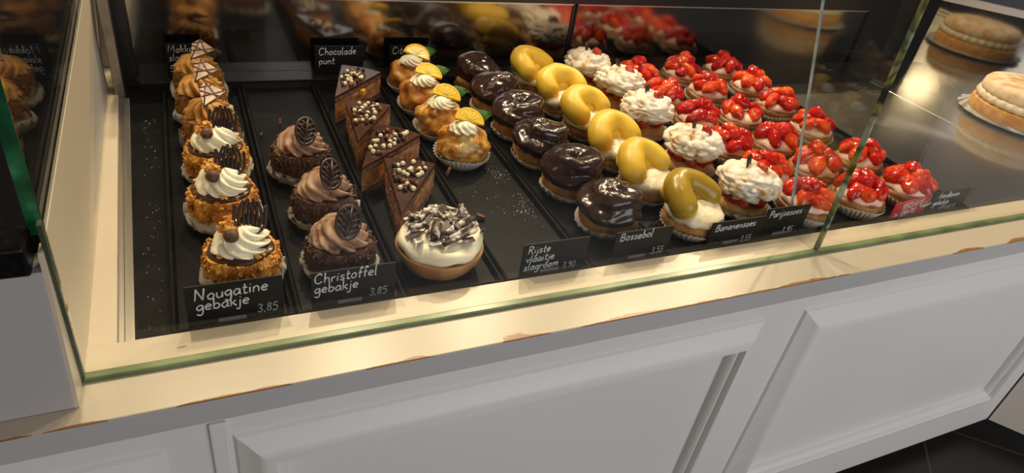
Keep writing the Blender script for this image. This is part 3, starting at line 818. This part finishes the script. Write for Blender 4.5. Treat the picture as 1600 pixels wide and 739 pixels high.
def mocha_cake(x, y, rz, seed, label):
    t = thing('mocha_cake', label, 'cake', (x, y, TZ), rz, 'mocha cream cakes')
    t.scale = (.95, .95, 1)
    doily(t, .050, seed, .022)
    obj('crumb_crust', drum(.0425, .055, seed, 240, (.0024, .0022, .0014), .003), 'mokka_crumb', t, smooth=False)
    obj('mocha_cream', rosette(.0400, .028, 11, .52, .12, seed, .0540, .42, (0, 0)), 'mokka_cream', t)
    # triangular marbled chocolate shard standing in the cream
    m = MB(); m.prism([(-.016, -.004), (.021, .016), (-.002, .034), (-.014, .026)], -.0011, .0011)
    o = obj('chocolate_shard', m, 'white_choc', t, smooth=False, bevel=.0004, label='white chocolate shard with brown lattice')
    o.location = Matrix.Rotation(-rz, 3, 'Z') @ Vector((.010, -.012, .080)); o.rotation_euler = (.62, .05, -rz + .10 + .2 * math.sin(seed)); o.scale = (1.15, 1.15, 1)
    m = MB()
    for a, b in (((-.016, -.004), (-.002, .034)), ((-.014, .012), (.019, .018)), ((-.015, .022), (.010, .010)), ((-.002, .034), (.006, .008)), ((-.014, .026), (.004, .029)), ((-.016, -.004), (.021, .016))):
        m.tube([(a[0], a[1], .0012), (b[0], b[1], .0012)], .0011, 6)
    obj('shard_lattice', m, 'brown_choc', o)
    return t
mocha_cake(.014, 1.080, .4, 21, 'brown mocha cream cake with marbled shard, frontmost, behind the white topped cakes')
mocha_cake(.007, 1.175, 1.1, 22, 'brown mocha cream cake with marbled shard, the middle one of three')
mocha_cake(.006, 1.270, 2.0, 23, 'brown mocha cream cake with marbled shard, rearmost, before the Mokka card')

def mousse_cake(x, y, rz, seed, label):
    t = thing('chocolate_mousse_cake', label, 'cake', (x, y, TZ), rz, 'chocolate mousse cakes')
    doily(t, .050, seed, .022)
    obj('chocolate_crust', drum(.0430, .050, seed, 340, (.0040, .0022, .0010)), 'choc_flake', t, smooth=False)
    obj('mousse_swirl', rosette(.0385, .034, 9, .36, .34, seed, .0475, .52, (Matrix.Rotation(-rz, 3, 'Z') @ Vector((.004, .006, 0)))[:2]), 'mousse', t)
    o = obj('chocolate_medallion', medallion(), 'dark_choc', t)
    v = Matrix.Rotation(-rz, 3, 'Z') @ Vector((.007, -.014, .0835)); o.location = v; o.scale = (1.22, 1, 1.22)
    o.rotation_euler = (-.80, .42, -rz + .15 * math.sin(seed * 2))
    return t
mousse_cake(.146, .714, .5, 31, 'chocolate mousse cake with oval medallion, frontmost, right behind its price card')
mousse_cake(.148, .834, 1.5, 32, 'chocolate mousse cake with oval medallion, the middle one of three')
mousse_cake(.136, .966, 2.4, 33, 'chocolate mousse cake with oval medallion, rearmost, before the empty tray')

# ------------------------------------------------------------------ chocolate slices
def wedge_poly(L, half, n=10):
    pts = [(0.0, 0.0)]
    for k in range(n + 1):
        a = -half + 2 * half * k / n
        pts.append((L * math.sin(a), L * math.cos(a)))
    return pts
def wedge_layer(L, half, z0, z1, grow, seed, amp, nz=4):
    """prism with subdivided, roughened walls; tip at the origin pointing -y"""
    m = MB(); poly = wedge_poly(L, half); cx = sum(p[0] for p in poly) / len(poly); cy = L * .6
    dense = []
    for i in range(len(poly)):
        a, b = poly[i], poly[(i + 1) % len(poly)]
        d = math.hypot(b[0] - a[0], b[1] - a[1]); k = max(1, int(d / .006))
        for j in range(k):
            dense.append((a[0] + (b[0] - a[0]) * j / k, a[1] + (b[1] - a[1]) * j / k))
    dense = dense[::-1]
    a0 = sum(dense[i][0] * dense[(i + 1) % len(dense)][1] - dense[(i + 1) % len(dense)][0] * dense[i][1] for i in range(len(dense)))
    if a0 < 0:
        dense = dense[::-1]
    rings = []
    for q in range(nz + 1):
        z = z0 + (z1 - z0) * q / nz; ring = []
        for (px, py) in dense:
            d = Vector((px - cx, py - cy, 0)); u = d.normalized()
            k = grow + amp * noise.noise(Vector((px * 150 + seed, py * 150, z * 220)))
            ring.append((px + u.x * k, py + u.y * k, z))
        rings.append(ring)
    return m.rings(rings)
def choc_slice(tip, rz, seed, label, orange=False):
    t = thing('chocolate_cake_slice', label, 'cake slice', (tip[0], tip[1], TZ), rz, 'chocolate cake slices with pearls')
    rng = random.Random(seed); L, H = .152, .26
    obj('bottom_sponge', wedge_layer(L, H, .0005, .013, 0, seed, .0034), 'sponge', t, sharp=1.0)
    obj('mousse_layer', wedge_layer(L, H, .013, .040, .0003, seed + 1, .0036, 9), 'choc_mousse', t, sharp=1.0)
    obj('top_sponge', wedge_layer(L, H, .040, .050, 0, seed + 2, .0028, 4), 'sponge', t, sharp=1.0)
    g = obj('chocolate_glaze', wedge_layer(L, H, .050, .0545, .0006, seed + 3, .0006, 2), 'glaze', t, sharp=.7)
    for k in range(42):
        y = rng.uniform(.050, .140); x = rng.uniform(-1, 1) * y * .19
        if k < 24:
            y = rng.gauss(.100, .022); x = rng.gauss(0, .014)
            y = min(max(y, .06), .14); x = max(-y * .2, min(y * .2, x))
        r = .0039 if k % 3 else .0034
        m = MB(); m.blob((x, y, .0545 + r * .8), (r, r, r), 0, 0, 1, 10, 7)
        obj('crispy_pearl', m, ('pearl_white', 'pearl_milk', 'pearl_dark', 'pearl_white', 'pearl_dark')[k % 5], t)
    if orange:
        m = MB(); q = (.085 * math.sin(H) + .001, .085 * math.cos(H), .036)
        m.box(-.0055, .0055, -.006, .006, -.005, .005); m.v = [(p[0] + q[0], p[1] + q[1], p[2] + q[2]) for p in m.v]
        obj('candied_orange', m, 'orange', t, smooth=False, bevel=.0012)
    return t
choc_slice((.237, .752), -.36, 41, 'chocolate cake slice with pearls, frontmost, partly behind the cream tart')
choc_slice((.212, .880), -.64, 42, 'chocolate cake slice with pearls, second from the front, turned sideways')
choc_slice((.226, .966), -.34, 43, 'chocolate cake slice with pearls, third from the front, orange piece in its side', True)
choc_slice((.223, 1.135), -.54, 44, 'chocolate cake slice with pearls, rearmost, before the Chocolade card', True)

# ------------------------------------------------------------------ lemon puffs
def lemon_puff(x, y, rz, seed, label, meringue=True, leafside=1):
    t = thing('lemon_puff', label, 'pastry', (x, y, TZ), rz, 'lemon puffs with a lemon slice')
    pleated_cup(t, .036, .049, .020, seed)
    def fn(d, u, v):
        s = math.sin(3 * u + 5 * v + seed) * math.sin(v)
        s2 = math.sin(5 * u - 7 * v + seed * 2) * math.sin(v)
        return 1 + .060 * s + .040 * s2 - (.07 * abs(math.sin(4 * u + 6 * v + seed)) ** 3 * math.sin(v) if meringue else 0)
    m = MB(); m.blob((0, 0, .034), (.0455, .0455, .036), seed, .0035, 45, 56, 32, fn=fn)
    m.v = [(p[0], p[1], max(p[2], .0015)) for p in m.v]
    obj('puff', m, 'meringue' if meringue else 'choux_gold', t)
    R = Matrix.Rotation(-rz, 4, 'Z')
    # cream dollop
    m = rosette(.027, .017, 9, .38, .25, seed, 0, .6, sub=8, NT=14)
    o = obj('cream_dollop', m, 'cream', t); o.location = R @ Vector((-.004, -.008, .0630))
    # half lemon slice, cut face towards the viewer
    o = None
    N = 22; Rl = .0265
    m = MB(); pts = [(Rl * .86 * math.cos(PI * k / N), Rl * .86 * math.sin(PI * k / N)) for k in range(N + 1)]
    m.prism(pts, -.0026, .0026)
    fl = obj('lemon_slice', m, 'lemon_flesh', t, smooth=False, label='yellow half slice of lemon')
    m = MB()
    prof = [(Rl * .855, -.0030), (Rl * 1.0, -.0026), (Rl * 1.0, .0026), (Rl * .855, .0030)]
    rings = [[(r * math.cos(PI * k / N), r * math.sin(PI * k / N), z) for r, z in prof] for k in range(N + 1)]
    m.rings(rings); obj('lemon_rind', m, 'lemon_rind', fl, sharp=.8)
    m = MB()
    for a in (35, 65, 90, 115, 145):
        a = math.radians(a); m.tube([(0.002 * math.cos(a), .002 + 0 * a, .0027), (Rl * .84 * math.cos(a), Rl * .84 * math.sin(a), .0027)], .0006, 5)
    obj('lemon_membrane', m, 'lemon_pith', fl)
    fl.location = R @ Vector((.005, -.007, .0775))
    fl.rotation_euler = (.62, .22, -rz - .30 + .15 * math.sin(seed))
    # leaf
    m = MB(); n = 10; rows = []
    for k in range(n + 1):
        s = k / n; w = .0095 * math.sin(PI * s ** .8) + .0002
        rows.append([(s * .036, -w, .003 + .002 * s), (s * .036, 0, .0), (s * .036, w, .003 + .002 * s),
                     (s * .036, w, .0036 + .002 * s), (s * .036, 0, .0008), (s * .036, -w, .0036 + .002 * s)])
    m.rings([r[::-1] for r in rows][::-1])
    lf = obj('leaf', m, 'leaf', t); lf.location = R @ Vector((.014, .012, .074)); lf.rotation_euler = (.6, -.05, -rz + .15); lf.scale = (1.15, 1.3, 1)
    return t
lemon_puff(.408, .972, .2, 52, 'lemon puff with toasted meringue, frontmost, alone at the end of its row')
lemon_puff(.401, 1.073, 1.2, 53, 'lemon puff with lemon slice and leaf, second from the front')
lemon_puff(.399, 1.172, 2.4, 58, 'lemon puff with lemon slice and leaf, third from the front', False)
lemon_puff(.405, 1.272, 3.3, 55, 'lemon puff with lemon slice and leaf, rearmost, hiding a black card', False)

# ------------------------------------------------------------------ cream tart with chocolate curls
t = thing('cream_tart', 'round rice tart with whipped cream and chocolate curls at the front', 'tart', (.277, .700, TZ), 0)
m = MB(); prof = [(.030, .0), (.043, .001), (.049, .008), (.056, .020), (.0600, .031), (.0600, .0345), (.0575, .0355), (.055, .033), (.040, .032)]
m.lathe(prof, 64, lambda a, k, r, z: (r * (1 + .006 * math.sin(7 * a) + .004 * math.sin(13 * a)), z))
obj('tart_shell', m, 'tart_shell', t)
m = MB(); off = 3.1
def fn(a, k, r, z):
    return r * (1 + .030 * math.sin(4 * a + k * .7) + .014 * math.sin(9 * a - k)), z + .0034 * math.sin(4 * a - r * 320) 
m.lathe([(.053, .032), (.0575, .038), (.0570, .045), (.052, .0505), (.044, .053), (.034, .0545), (.022, .0555), (.008, .056)], 72, fn)
obj('whipped_cream', m, 'cream', t)
rng = random.Random(77)
def curl(L, r, c, rot, m_='choc_sugar', turns=1.3):
    m = MB(); rings = []
    for q in range(5):
        x = -L / 2 + L * q / 4; ring_o = []; ring_i = []
        for k in range(15):
            a = 2 * PI * turns * k / 14; rr = r * (1 - .28 * k / 14)
            ring_o.append((x + .001 * math.sin(a * 2 + q), rr * math.cos(a), rr * math.sin(a)))
            ring_i.append((x + .001 * math.sin(a * 2 + q), (rr - .0008) * math.cos(a), (rr - .0008) * math.sin(a)))
        rings.append(ring_o + ring_i[::-1])
    m.rings(rings)
    o = obj('chocolate_curl', m, m_, t); o.location = c; o.rotation_euler = rot
curl(.030, .0075, (-.012, -.014, .0665), (.2, -.15, 1.05))
curl(.052, .0036, (.014, -.032, .0620), (.4, -.08, .33))
curl(.044, .0034, (.019, -.024, .0655), (.9, -.1, .42))
curl(.030, .0048, (.030, .000, .0625), (.3, -.15, .62))
curl(.028, .0050, (-.030, .004, .0620), (.1, .05, .2))
curl(.022, .0042, (-.034, .030, .0610), (1.1, .25, 1.5))
curl(.022, .0045, (.004, .018, .0650), (.6, .2, -.9))
curl(.024, .0040, (.034, .022, .0640), (.6, -.7, 1.2))
curl(.026, .0034, (-.018, .024, .0640), (.6, .2, .8))
curl(.020, .0030, (.052, -.018, .056), (.6, .9, 1.3))
for k in range(84):
    a = rng.uniform(-.3, 3.5) if k % 3 else rng.uniform(0, 6.28); rr = .047 * math.sqrt(rng.random())
    m = MB(); L = rng.uniform(.006, .016); w = rng.uniform(.003, .0065)
    m.prism([(-L, -w * .6), (L * .6, -w), (L, w * .5), (-L * .5, w)], -.0006, .0006)
    o = obj('chocolate_shaving', m, 'choc_sugar' if k % 4 else 'dark_choc', t, smooth=False)
    o.location = (rr * math.cos(a), rr * math.sin(a) + .004, .0585 + rng.uniform(0, .007) * (1 - rr / .05))
    o.rotation_euler = (rng.gauss(0, .18), rng.gauss(0, .18), rng.gauss(.55, .45))

# ------------------------------------------------------------------ chocolate glazed balls
def bossebol(x, y, rz, seed, style, label, s=1.0):
    t = thing('chocolate_glazed_puff', label, 'pastry', (x, y, TZ), rz, 'chocolate glazed cream puffs')
    t.scale = (.96, .96, 1)
    doily(t, .0560 * s, seed, .012, 22)
    m = MB(); m.blob((0, 0, .022), (.0545 * s, .0545 * s, .029), seed, .004, 40, 40, 20)
    m.v = [(p[0], p[1], max(p[2], .0015)) for p in m.v]
    obj('choux_base', m, 'choux', t)
    # glaze: polar grid over the top, drooping past the middle; spiral ridge follows the piping
    m = MB(); NU, NV = 72, 30; vs = []; fs = []
    turns = (1.25, 1.7, 0.9)[style % 3]
    for j in range(NV + 1):
        v = j / NV
        for i in range(NU):
            u = 2 * PI * i / NU
            droop = 1.88 + .10 * noise.noise(Vector((math.cos(u) * 1.6 + seed, math.sin(u) * 1.6, 0)))
            phi = max(v, .004) * droop
            sp = math.cos(2 * PI * (v * turns) - u)
            bump = .11 * sp * math.sin(PI * min(1, v * 1.05)) ** .8
            if style == 0:      # ring with a dimple
                bump += -.60 * math.exp(-(phi / .34) ** 2) + .10 * math.exp(-((phi - .75) / .35) ** 2)
            elif style == 1:
                bump += .05 * noise.noise(Vector((math.cos(u) * math.sin(phi) * 2.2 + seed, math.sin(u) * math.sin(phi) * 2.2, math.cos(phi) * 2.2)))* 2.2
            else:
                bump += .10 * math.exp(-(phi / .6) ** 2) + .04 * math.sin(3 * u + seed) * math.sin(phi)
            bump += .055 * noise.noise(Vector((math.cos(u) * math.sin(phi) * 3.2 + seed, math.sin(u) * math.sin(phi) * 4, math.cos(phi) * 4)))
            k = 1 + bump
            R = .0575 * s
            vs.append((R * k * math.sin(phi), 0, 0) and (R * k * math.sin(phi) * math.cos(u), R * k * math.sin(phi) * math.sin(u), .042 + .040 * s * k * math.cos(phi)))
    for j in range(NV):
        for i in range(NU):
            a = j * NU + i; b = j * NU + (i + 1) % NU
            fs.append((a, a + NU, b + NU, b))
    fs.append(tuple(range(NU)))
    m.add(vs, fs)
    obj('chocolate_glaze', m, 'bosse_choc', t)
    return t
bossebol(.566, .732, .4, 61, 1, 'dark chocolate glazed puff, frontmost, between two black price cards', .92)
bossebol(.556, .842, 2.6, 62, 0, 'dark chocolate glazed puff shaped like a ring, second from the front', .94)
bossebol(.550, .952, 1.3, 63, 1, 'dark chocolate glazed puff, third from the front', .92)
bossebol(.552, 1.056, 3.6, 64, 0, 'dark chocolate glazed puff, fourth from the front', .92)
bossebol(.547, 1.163, 4.4, 65, 2, 'dark chocolate glazed puff, second from the back of its row', .90)
bossebol(.548, 1.268, .9, 66, 2, 'dark chocolate glazed puff, rearmost, beside the lemon puffs', .88)

# ------------------------------------------------------------------ banana pastries
def banana_puff(x, y, rz, seed, label, m_='banana', open_=-1.19):
    t = thing('banana_pastry', label, 'pastry', (x, y, TZ), 0, 'yellow banana pastries')
    pleated_cup(t, .038, .0505, .016, seed)
    m = MB(); m.blob((0, 0, .020), (.0470, .0470, .022), seed, .004, 45, 40, 18)
    m.v = [(p[0], p[1], max(p[2], .0015)) for p in m.v]
    obj('choux_base', m, 'choux', t)
    m = MB(); m.blob((0, 0, .036), (.0490, .0490, .0165), seed + 2, .005, 60, 40, 14)
    obj('pastry_cream', m, 'pastry_cream', t)
    m = MB(); m.blob((-.006, .008, .037), (.036, .036, .014), seed + 4, .0035, 40, 40, 14)
    obj('choux_lid', m, 'choux', t)
    # bent banana under yellow icing
    mid = open_ + PI + rz
    N = 26; rng = random.Random(seed); span = math.radians(88 + rng.uniform(-8, 6))
    pts = []; rad = []
    for k in range(N + 1):
        q = k / N; a = mid - span + 2 * span * q
        rr = .0340 + .0025 * math.sin(3 * a + seed)
        e = abs(2 * q - 1)
        pts.append((rr * math.cos(a) * 1.08, rr * math.sin(a) * 1.08, .064 + .006 * (1 - e) - .010 * e ** 3))
        rad.append(.0235 * (1 - .10 * e) * (1 + .03 * math.sin(5 * q + seed)))
    # round the ends
    def endcap(p, d, r):
        out = []
        for k in range(1, 7):
            b = (PI / 2) * k / 6
            out.append((Vector(p) + d * (r * math.sin(b)), max(.0004, r * math.cos(b))))
        return out
    d1 = (Vector(pts[-1]) - Vector(pts[-2])).normalized(); d0 = (Vector(pts[0]) - Vector(pts[1])).normalized()
    tail = endcap(pts[-1], d1, rad[-1]); head = endcap(pts[0], d0, rad[0])[::-1]
    P3 = [h[0] for h in head] + pts + [h[0] for h in tail]
    RR = [h[1] for h in head] + rad + [h[1] for h in tail]
    m = MB(); m.tube(P3, RR, 26)
    off = seed * 5.0
    m.v = [tuple(Vector(p) + Vector(p).normalized() * .0012 * noise.noise(Vector(p) * 55 + Vector((off, 0, 0)))) for p in m.v]
    # icing skirt that spreads over the lid on the outer side
    c = Vector((math.cos(mid) * .022, math.sin(mid) * .033, .047))
    m.blob(c, (.034, .034, .019), seed + 8, .003, 40, 36, 14)
    obj('yellow_icing', m, m_, t)
    return t
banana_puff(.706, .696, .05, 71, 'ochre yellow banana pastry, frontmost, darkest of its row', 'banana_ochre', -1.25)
banana_puff(.684, .806, .0, 72, 'bright yellow banana pastry, second from the front')
banana_puff(.687, .915, -.15, 73, 'bright yellow banana pastry, third from the front')
banana_puff(.692, 1.033, .1, 74, 'bright yellow banana pastry, third from the back')
banana_puff(.688, 1.137, -.2, 75, 'bright yellow banana pastry, second from the back')
banana_puff(.676, 1.243, .25, 76, 'bright yellow banana pastry, rearmost of its row')

# ------------------------------------------------------------------ powdered choux pastries
def berry(L, w, th, seed):
    """a halved strawberry: tapered, domed on top"""
    m = MB()
    def fn(d, u, v):
        return 1 - .22 * max(0, d.x) ** 1.5 + .05 * math.sin(3 * u + seed) - .10 * abs(d.y) * max(0, d.x)
    m.blob((0, 0, 0), (L / 2, w / 2, th / 2), seed, .0024, 70, 24, 16, fn=fn)
    return m
def paris_puff(x, y, rz, seed, label):
    t = thing('powdered_choux', label, 'pastry', (x, y, TZ), 0, 'powdered choux pastries with strawberries')
    rng = random.Random(seed)
    doily(t, .054, seed, .010, 20)
    m = MB(); m.blob((0, 0, .015), (.048, .048, .0165), seed, .005, 50, 40, 16)
    m.v = [(p[0], p[1], max(p[2], .0015)) for p in m.v]
    obj('choux_base', m, 'choux_pale', t)
    for k in range(9):
        a = 2 * PI * k / 9 + rng.uniform(-.15, .15)
        o = obj('strawberry_piece', berry(.026, .020, .020, seed + k), 'straw_red' if k % 3 else 'straw_dull', t)
        o.location = (.034 * math.cos(a), .034 * math.sin(a), .034); o.rotation_euler = (rng.uniform(-.4, .4), rng.uniform(-.3, .3), a + rng.uniform(.6, 2))
    m = MB()
    def fn(d, u, v):
        q = d * 1.55 + Vector((seed * 3.1, seed * 1.3, 0))
        w = noise.noise(q * .7 + Vector((5, 0, 0)))
        r1 = 1 - min(1, 2.2 * abs(noise.noise(q + Vector((w, w, 0)))))
        r2 = 1 - min(1, 2.2 * abs(noise.noise(q * 1.9 + Vector((0, 9, w)))))
        return 1.03 - .20 * r1 ** 3 - .10 * r2 ** 3
    m.blob((0, 0, .058), (.0560, .0560, .029), seed, .0030, 42, 80, 44, fn=fn)
    obj('powdered_lid', m, 'sugar_choux', t)
    o = obj('strawberry_half', berry(.030, .022, .017, seed + 40), 'straw_dull', t)
    o.location = (.013, -.008, .0855); o.rotation_euler = (.5, -.6, 1.7 + rng.uniform(-.3, .3))
    m = MB()
    for xx in (-.005, 0, .005):
        m.tube([(xx, 0, 0), (xx + .001, 0, .020)], .0014, 6)
    for zz in (.006, .013):
        m.tube([(-.0065, 0, zz), (.0065, 0, zz + .001)], .0013, 6)
    o = obj('chocolate_lattice', m, 'dark_choc', t); o.scale = (1.35, 1.35, 1.35); o.location = (-.004, .004, .076); o.rotation_euler = (-.3, .15, .9 + rng.uniform(-.5, .5))
    return t
paris_puff(.838, .732, 0, 81, 'powder sugared choux pastry, frontmost, above the Bananensoes card')
paris_puff(.828, .875, 0, 82, 'powder sugared choux pastry, second from the front')
paris_puff(.824, 1.030, 0, 83, 'powder sugared choux pastry, middle one of five')
paris_puff(.836, 1.160, 0, 84, 'powder sugared choux pastry, second from the back')
paris_puff(.812, 1.262, 0, 85, 'powder sugared choux pastry, rearmost of its row')

# ------------------------------------------------------------------ strawberry tarts
def straw_tart(x, y, seed, label):
    rng = random.Random(seed)
    t = thing('strawberry_tart', label, 'tart', (x, y, TZ), rng.uniform(0, 6.28), 'strawberry tarts on the wide tray')
    t.scale = (.93, .93, .97)
    pleated_cup(t, .043, .0545, .021, seed)
    m = MB(); m.lathe([(.040, .001), (.046, .006), (.051, .018), (.0525, .026), (.050, .031), (.040, .032), (.02, .032)], 44,
                      lambda a, k, r, z: (r * (1 + .012 * math.sin(5 * a + seed) + .008 * math.sin(11 * a)), z + .001 * math.sin(4 * a + seed)))
    obj('choux_case', m, 'case_choux', t)
    m = MB(); m.lathe([(.042, .029), (.0465, .032), (.0465, .036), (.042, .042), (.03, .047), (.01, .047)], 48,
                      lambda a, k, r, z: (r * (1 + .03 * math.sin(6 * a + seed) + .02 * math.sin(10 * a)), z + .0014 * math.sin(7 * a + seed)))
    obj('pink_cream', m, 'pink_cream', t)
    n = rng.choice((6, 6, 7))
    twist = rng.uniform(.2, 1.2)
    for k in range(n):
        a = 2 * PI * k / n + rng.uniform(-.2, .2)
        L = rng.uniform(.048, .060); w = rng.uniform(.028, .036)
        o = obj('strawberry_half', berry(L, w, .026, seed * 3 + k), rng.choice(('straw_red', 'straw_orange', 'straw_red', 'straw_orange')), t)
        rr = .0325
        o.location = (rr * math.cos(a), rr * math.sin(a), .0480 + rng.uniform(-.001, .004))
        o.rotation_euler = (rng.uniform(-.4, .4), rng.uniform(.3, .62), a + rng.choice((0, twist, -twist)))
    for k in range(rng.choice((2, 2, 3))):
        a = rng.uniform(0, 6.28)
        o = obj('strawberry_half', berry(rng.uniform(.042, .052), .032, .025, seed * 5 + k), rng.choice(('straw_red', 'straw_orange', 'straw_red')), t)
        o.location = (.012 * math.cos(a), .012 * math.sin(a), .063 + .004 * k); o.rotation_euler = (rng.uniform(-.4, .4), rng.uniform(-.5, .3), a)
    return t
ORD = ('frontmost', 'second from the front', 'third from the front', 'third from the back', 'second from the back', 'rearmost')
COLS = (('beside the powdered pastries', [(.945, .690), (.940, .793), (.940, .896), (.947, 1.015), (.936, 1.127), (.942, 1.240)]),
        ('in the middle column', [(1.078, .690), (1.068, .793), (1.056, .896), (1.066, 1.015), (1.075, 1.146), (1.076, 1.255)]),
        ('in the column beside the bare steel plate', [(1.211, .694), (1.203, .804), (1.201, .940), (1.208, 1.058), (1.220, 1.167), (1.214, 1.270)]))
sd = 100
for cn, pts in COLS:
    for k, (x, y) in enumerate(pts):
        sd += 1
        straw_tart(x, y, sd, 'glazed strawberry tart %s, %s' % (cn, ORD[k]))

# ------------------------------------------------------------------ filled cake at the right
def filled_cake(x, y, rz, label, R=.128):
    t = thing('filled_cake', label, 'cake', (x, y, -.004), rz)
    doily(t, R * 1.16, 5, .004, 44, m_='white_paper')
    m = MB(); m.lathe([(R * .98, .001), (R, .006), (R * 1.0, .036), (R * .98, .040), (R * .5, .041)], 72,
                      lambda a, k, r, z: (r * (1 + .004 * math.sin(9 * a)), z))
    obj('cake_base', m, 'cake_gold', t)
    m = MB(); rings = []
    m.lathe([(R * .86, .040), (R * .955, .042), (R * .97, .050), (R * .945, .060), (R * .84, .064), (R * .4, .064)], 180,
            lambda a, k, r, z: (r * (1 + (.020 if 0 < k < 4 else 0) * math.sin(30 * a + k * .6)), z + .0012 * math.sin(30 * a)))
    obj('cream_filling', m, 'pastry_cream', t)
    m = MB(); m.lathe([(R * .82, .060), (R * .93, .061), (R * .945, .068), (R * .93, .082), (R * .88, .090), (R * .76, .0945), (R * .45, .097), (R * .1, .098)], 72,
                      lambda a, k, r, z: (r * (1 + .005 * math.sin(5 * a)), z))
    obj('sugared_lid', m, 'cake_sugar', t)
    return t
filled_cake(1.975, .948, 0, 'round cream filled cake with powdered sugar top on white doily at right')

# ------------------------------------------------------------------ crumbs on the trays
rng = random.Random(5)
for (x, y, s, lab) in ((.128, 1.145, .005, 'small chocolate crumb near the back of the half empty tray'), (.092, 1.10, .0042, 'tiny chocolate crumb beside the mocha cakes'),
                  (.356 + .012, .985 - .06, .010, 'flat chocolate chip before the frontmost lemon puff'),
                  (.375, .790, .007, 'chocolate crumb right of the cream tart')):
    m = MB(); m.chunk((0, 0, 0), (s, s * .6, s * .28), rng)
    zmin = min(p[2] for p in m.v); m.v = [(p[0], p[1], p[2] - zmin) for p in m.v]
    tag(obj('chocolate_crumb', m, 'crumb', smooth=False, loc=(x, y, TZ)), lab, 'crumb', 'chocolate crumbs on the trays')
m = MB()
for (cx, cy, sx, sy, n) in ((.455, .92, .010, .014, 45), (.462, .815, .006, .02, 40), (.445, .80, .012, .012, 30), (.41, .86, .02, .03, 12)):
    for _ in range(n):
        x = min(max(rng.gauss(cx, sx), .362), .476); y = rng.gauss(cy, sy)
        s = rng.uniform(.0003, .0010)
        m.chunk((x, y, TZ + s * .4), (s, s * .8, s * .5), rng)
o = obj('sugar_dust', m, 'sugar', smooth=False)
o['kind'] = 'stuff'; tag(o, 'white sugar dust scattered over the empty black tray', 'sugar')
m = MB()
for _ in range(60):
    x = rng.uniform(-.088, -.066); y = rng.uniform(.65, 1.2); s = rng.uniform(.0003, .0007)
    m.chunk((x, y, -.0155), (s, s, s * .5), rng)
o = obj('crumb_specks', m, 'sugar', smooth=False)
o['kind'] = 'stuff'; tag(o, 'pale crumb specks in the black gap left of the trays', 'crumbs')
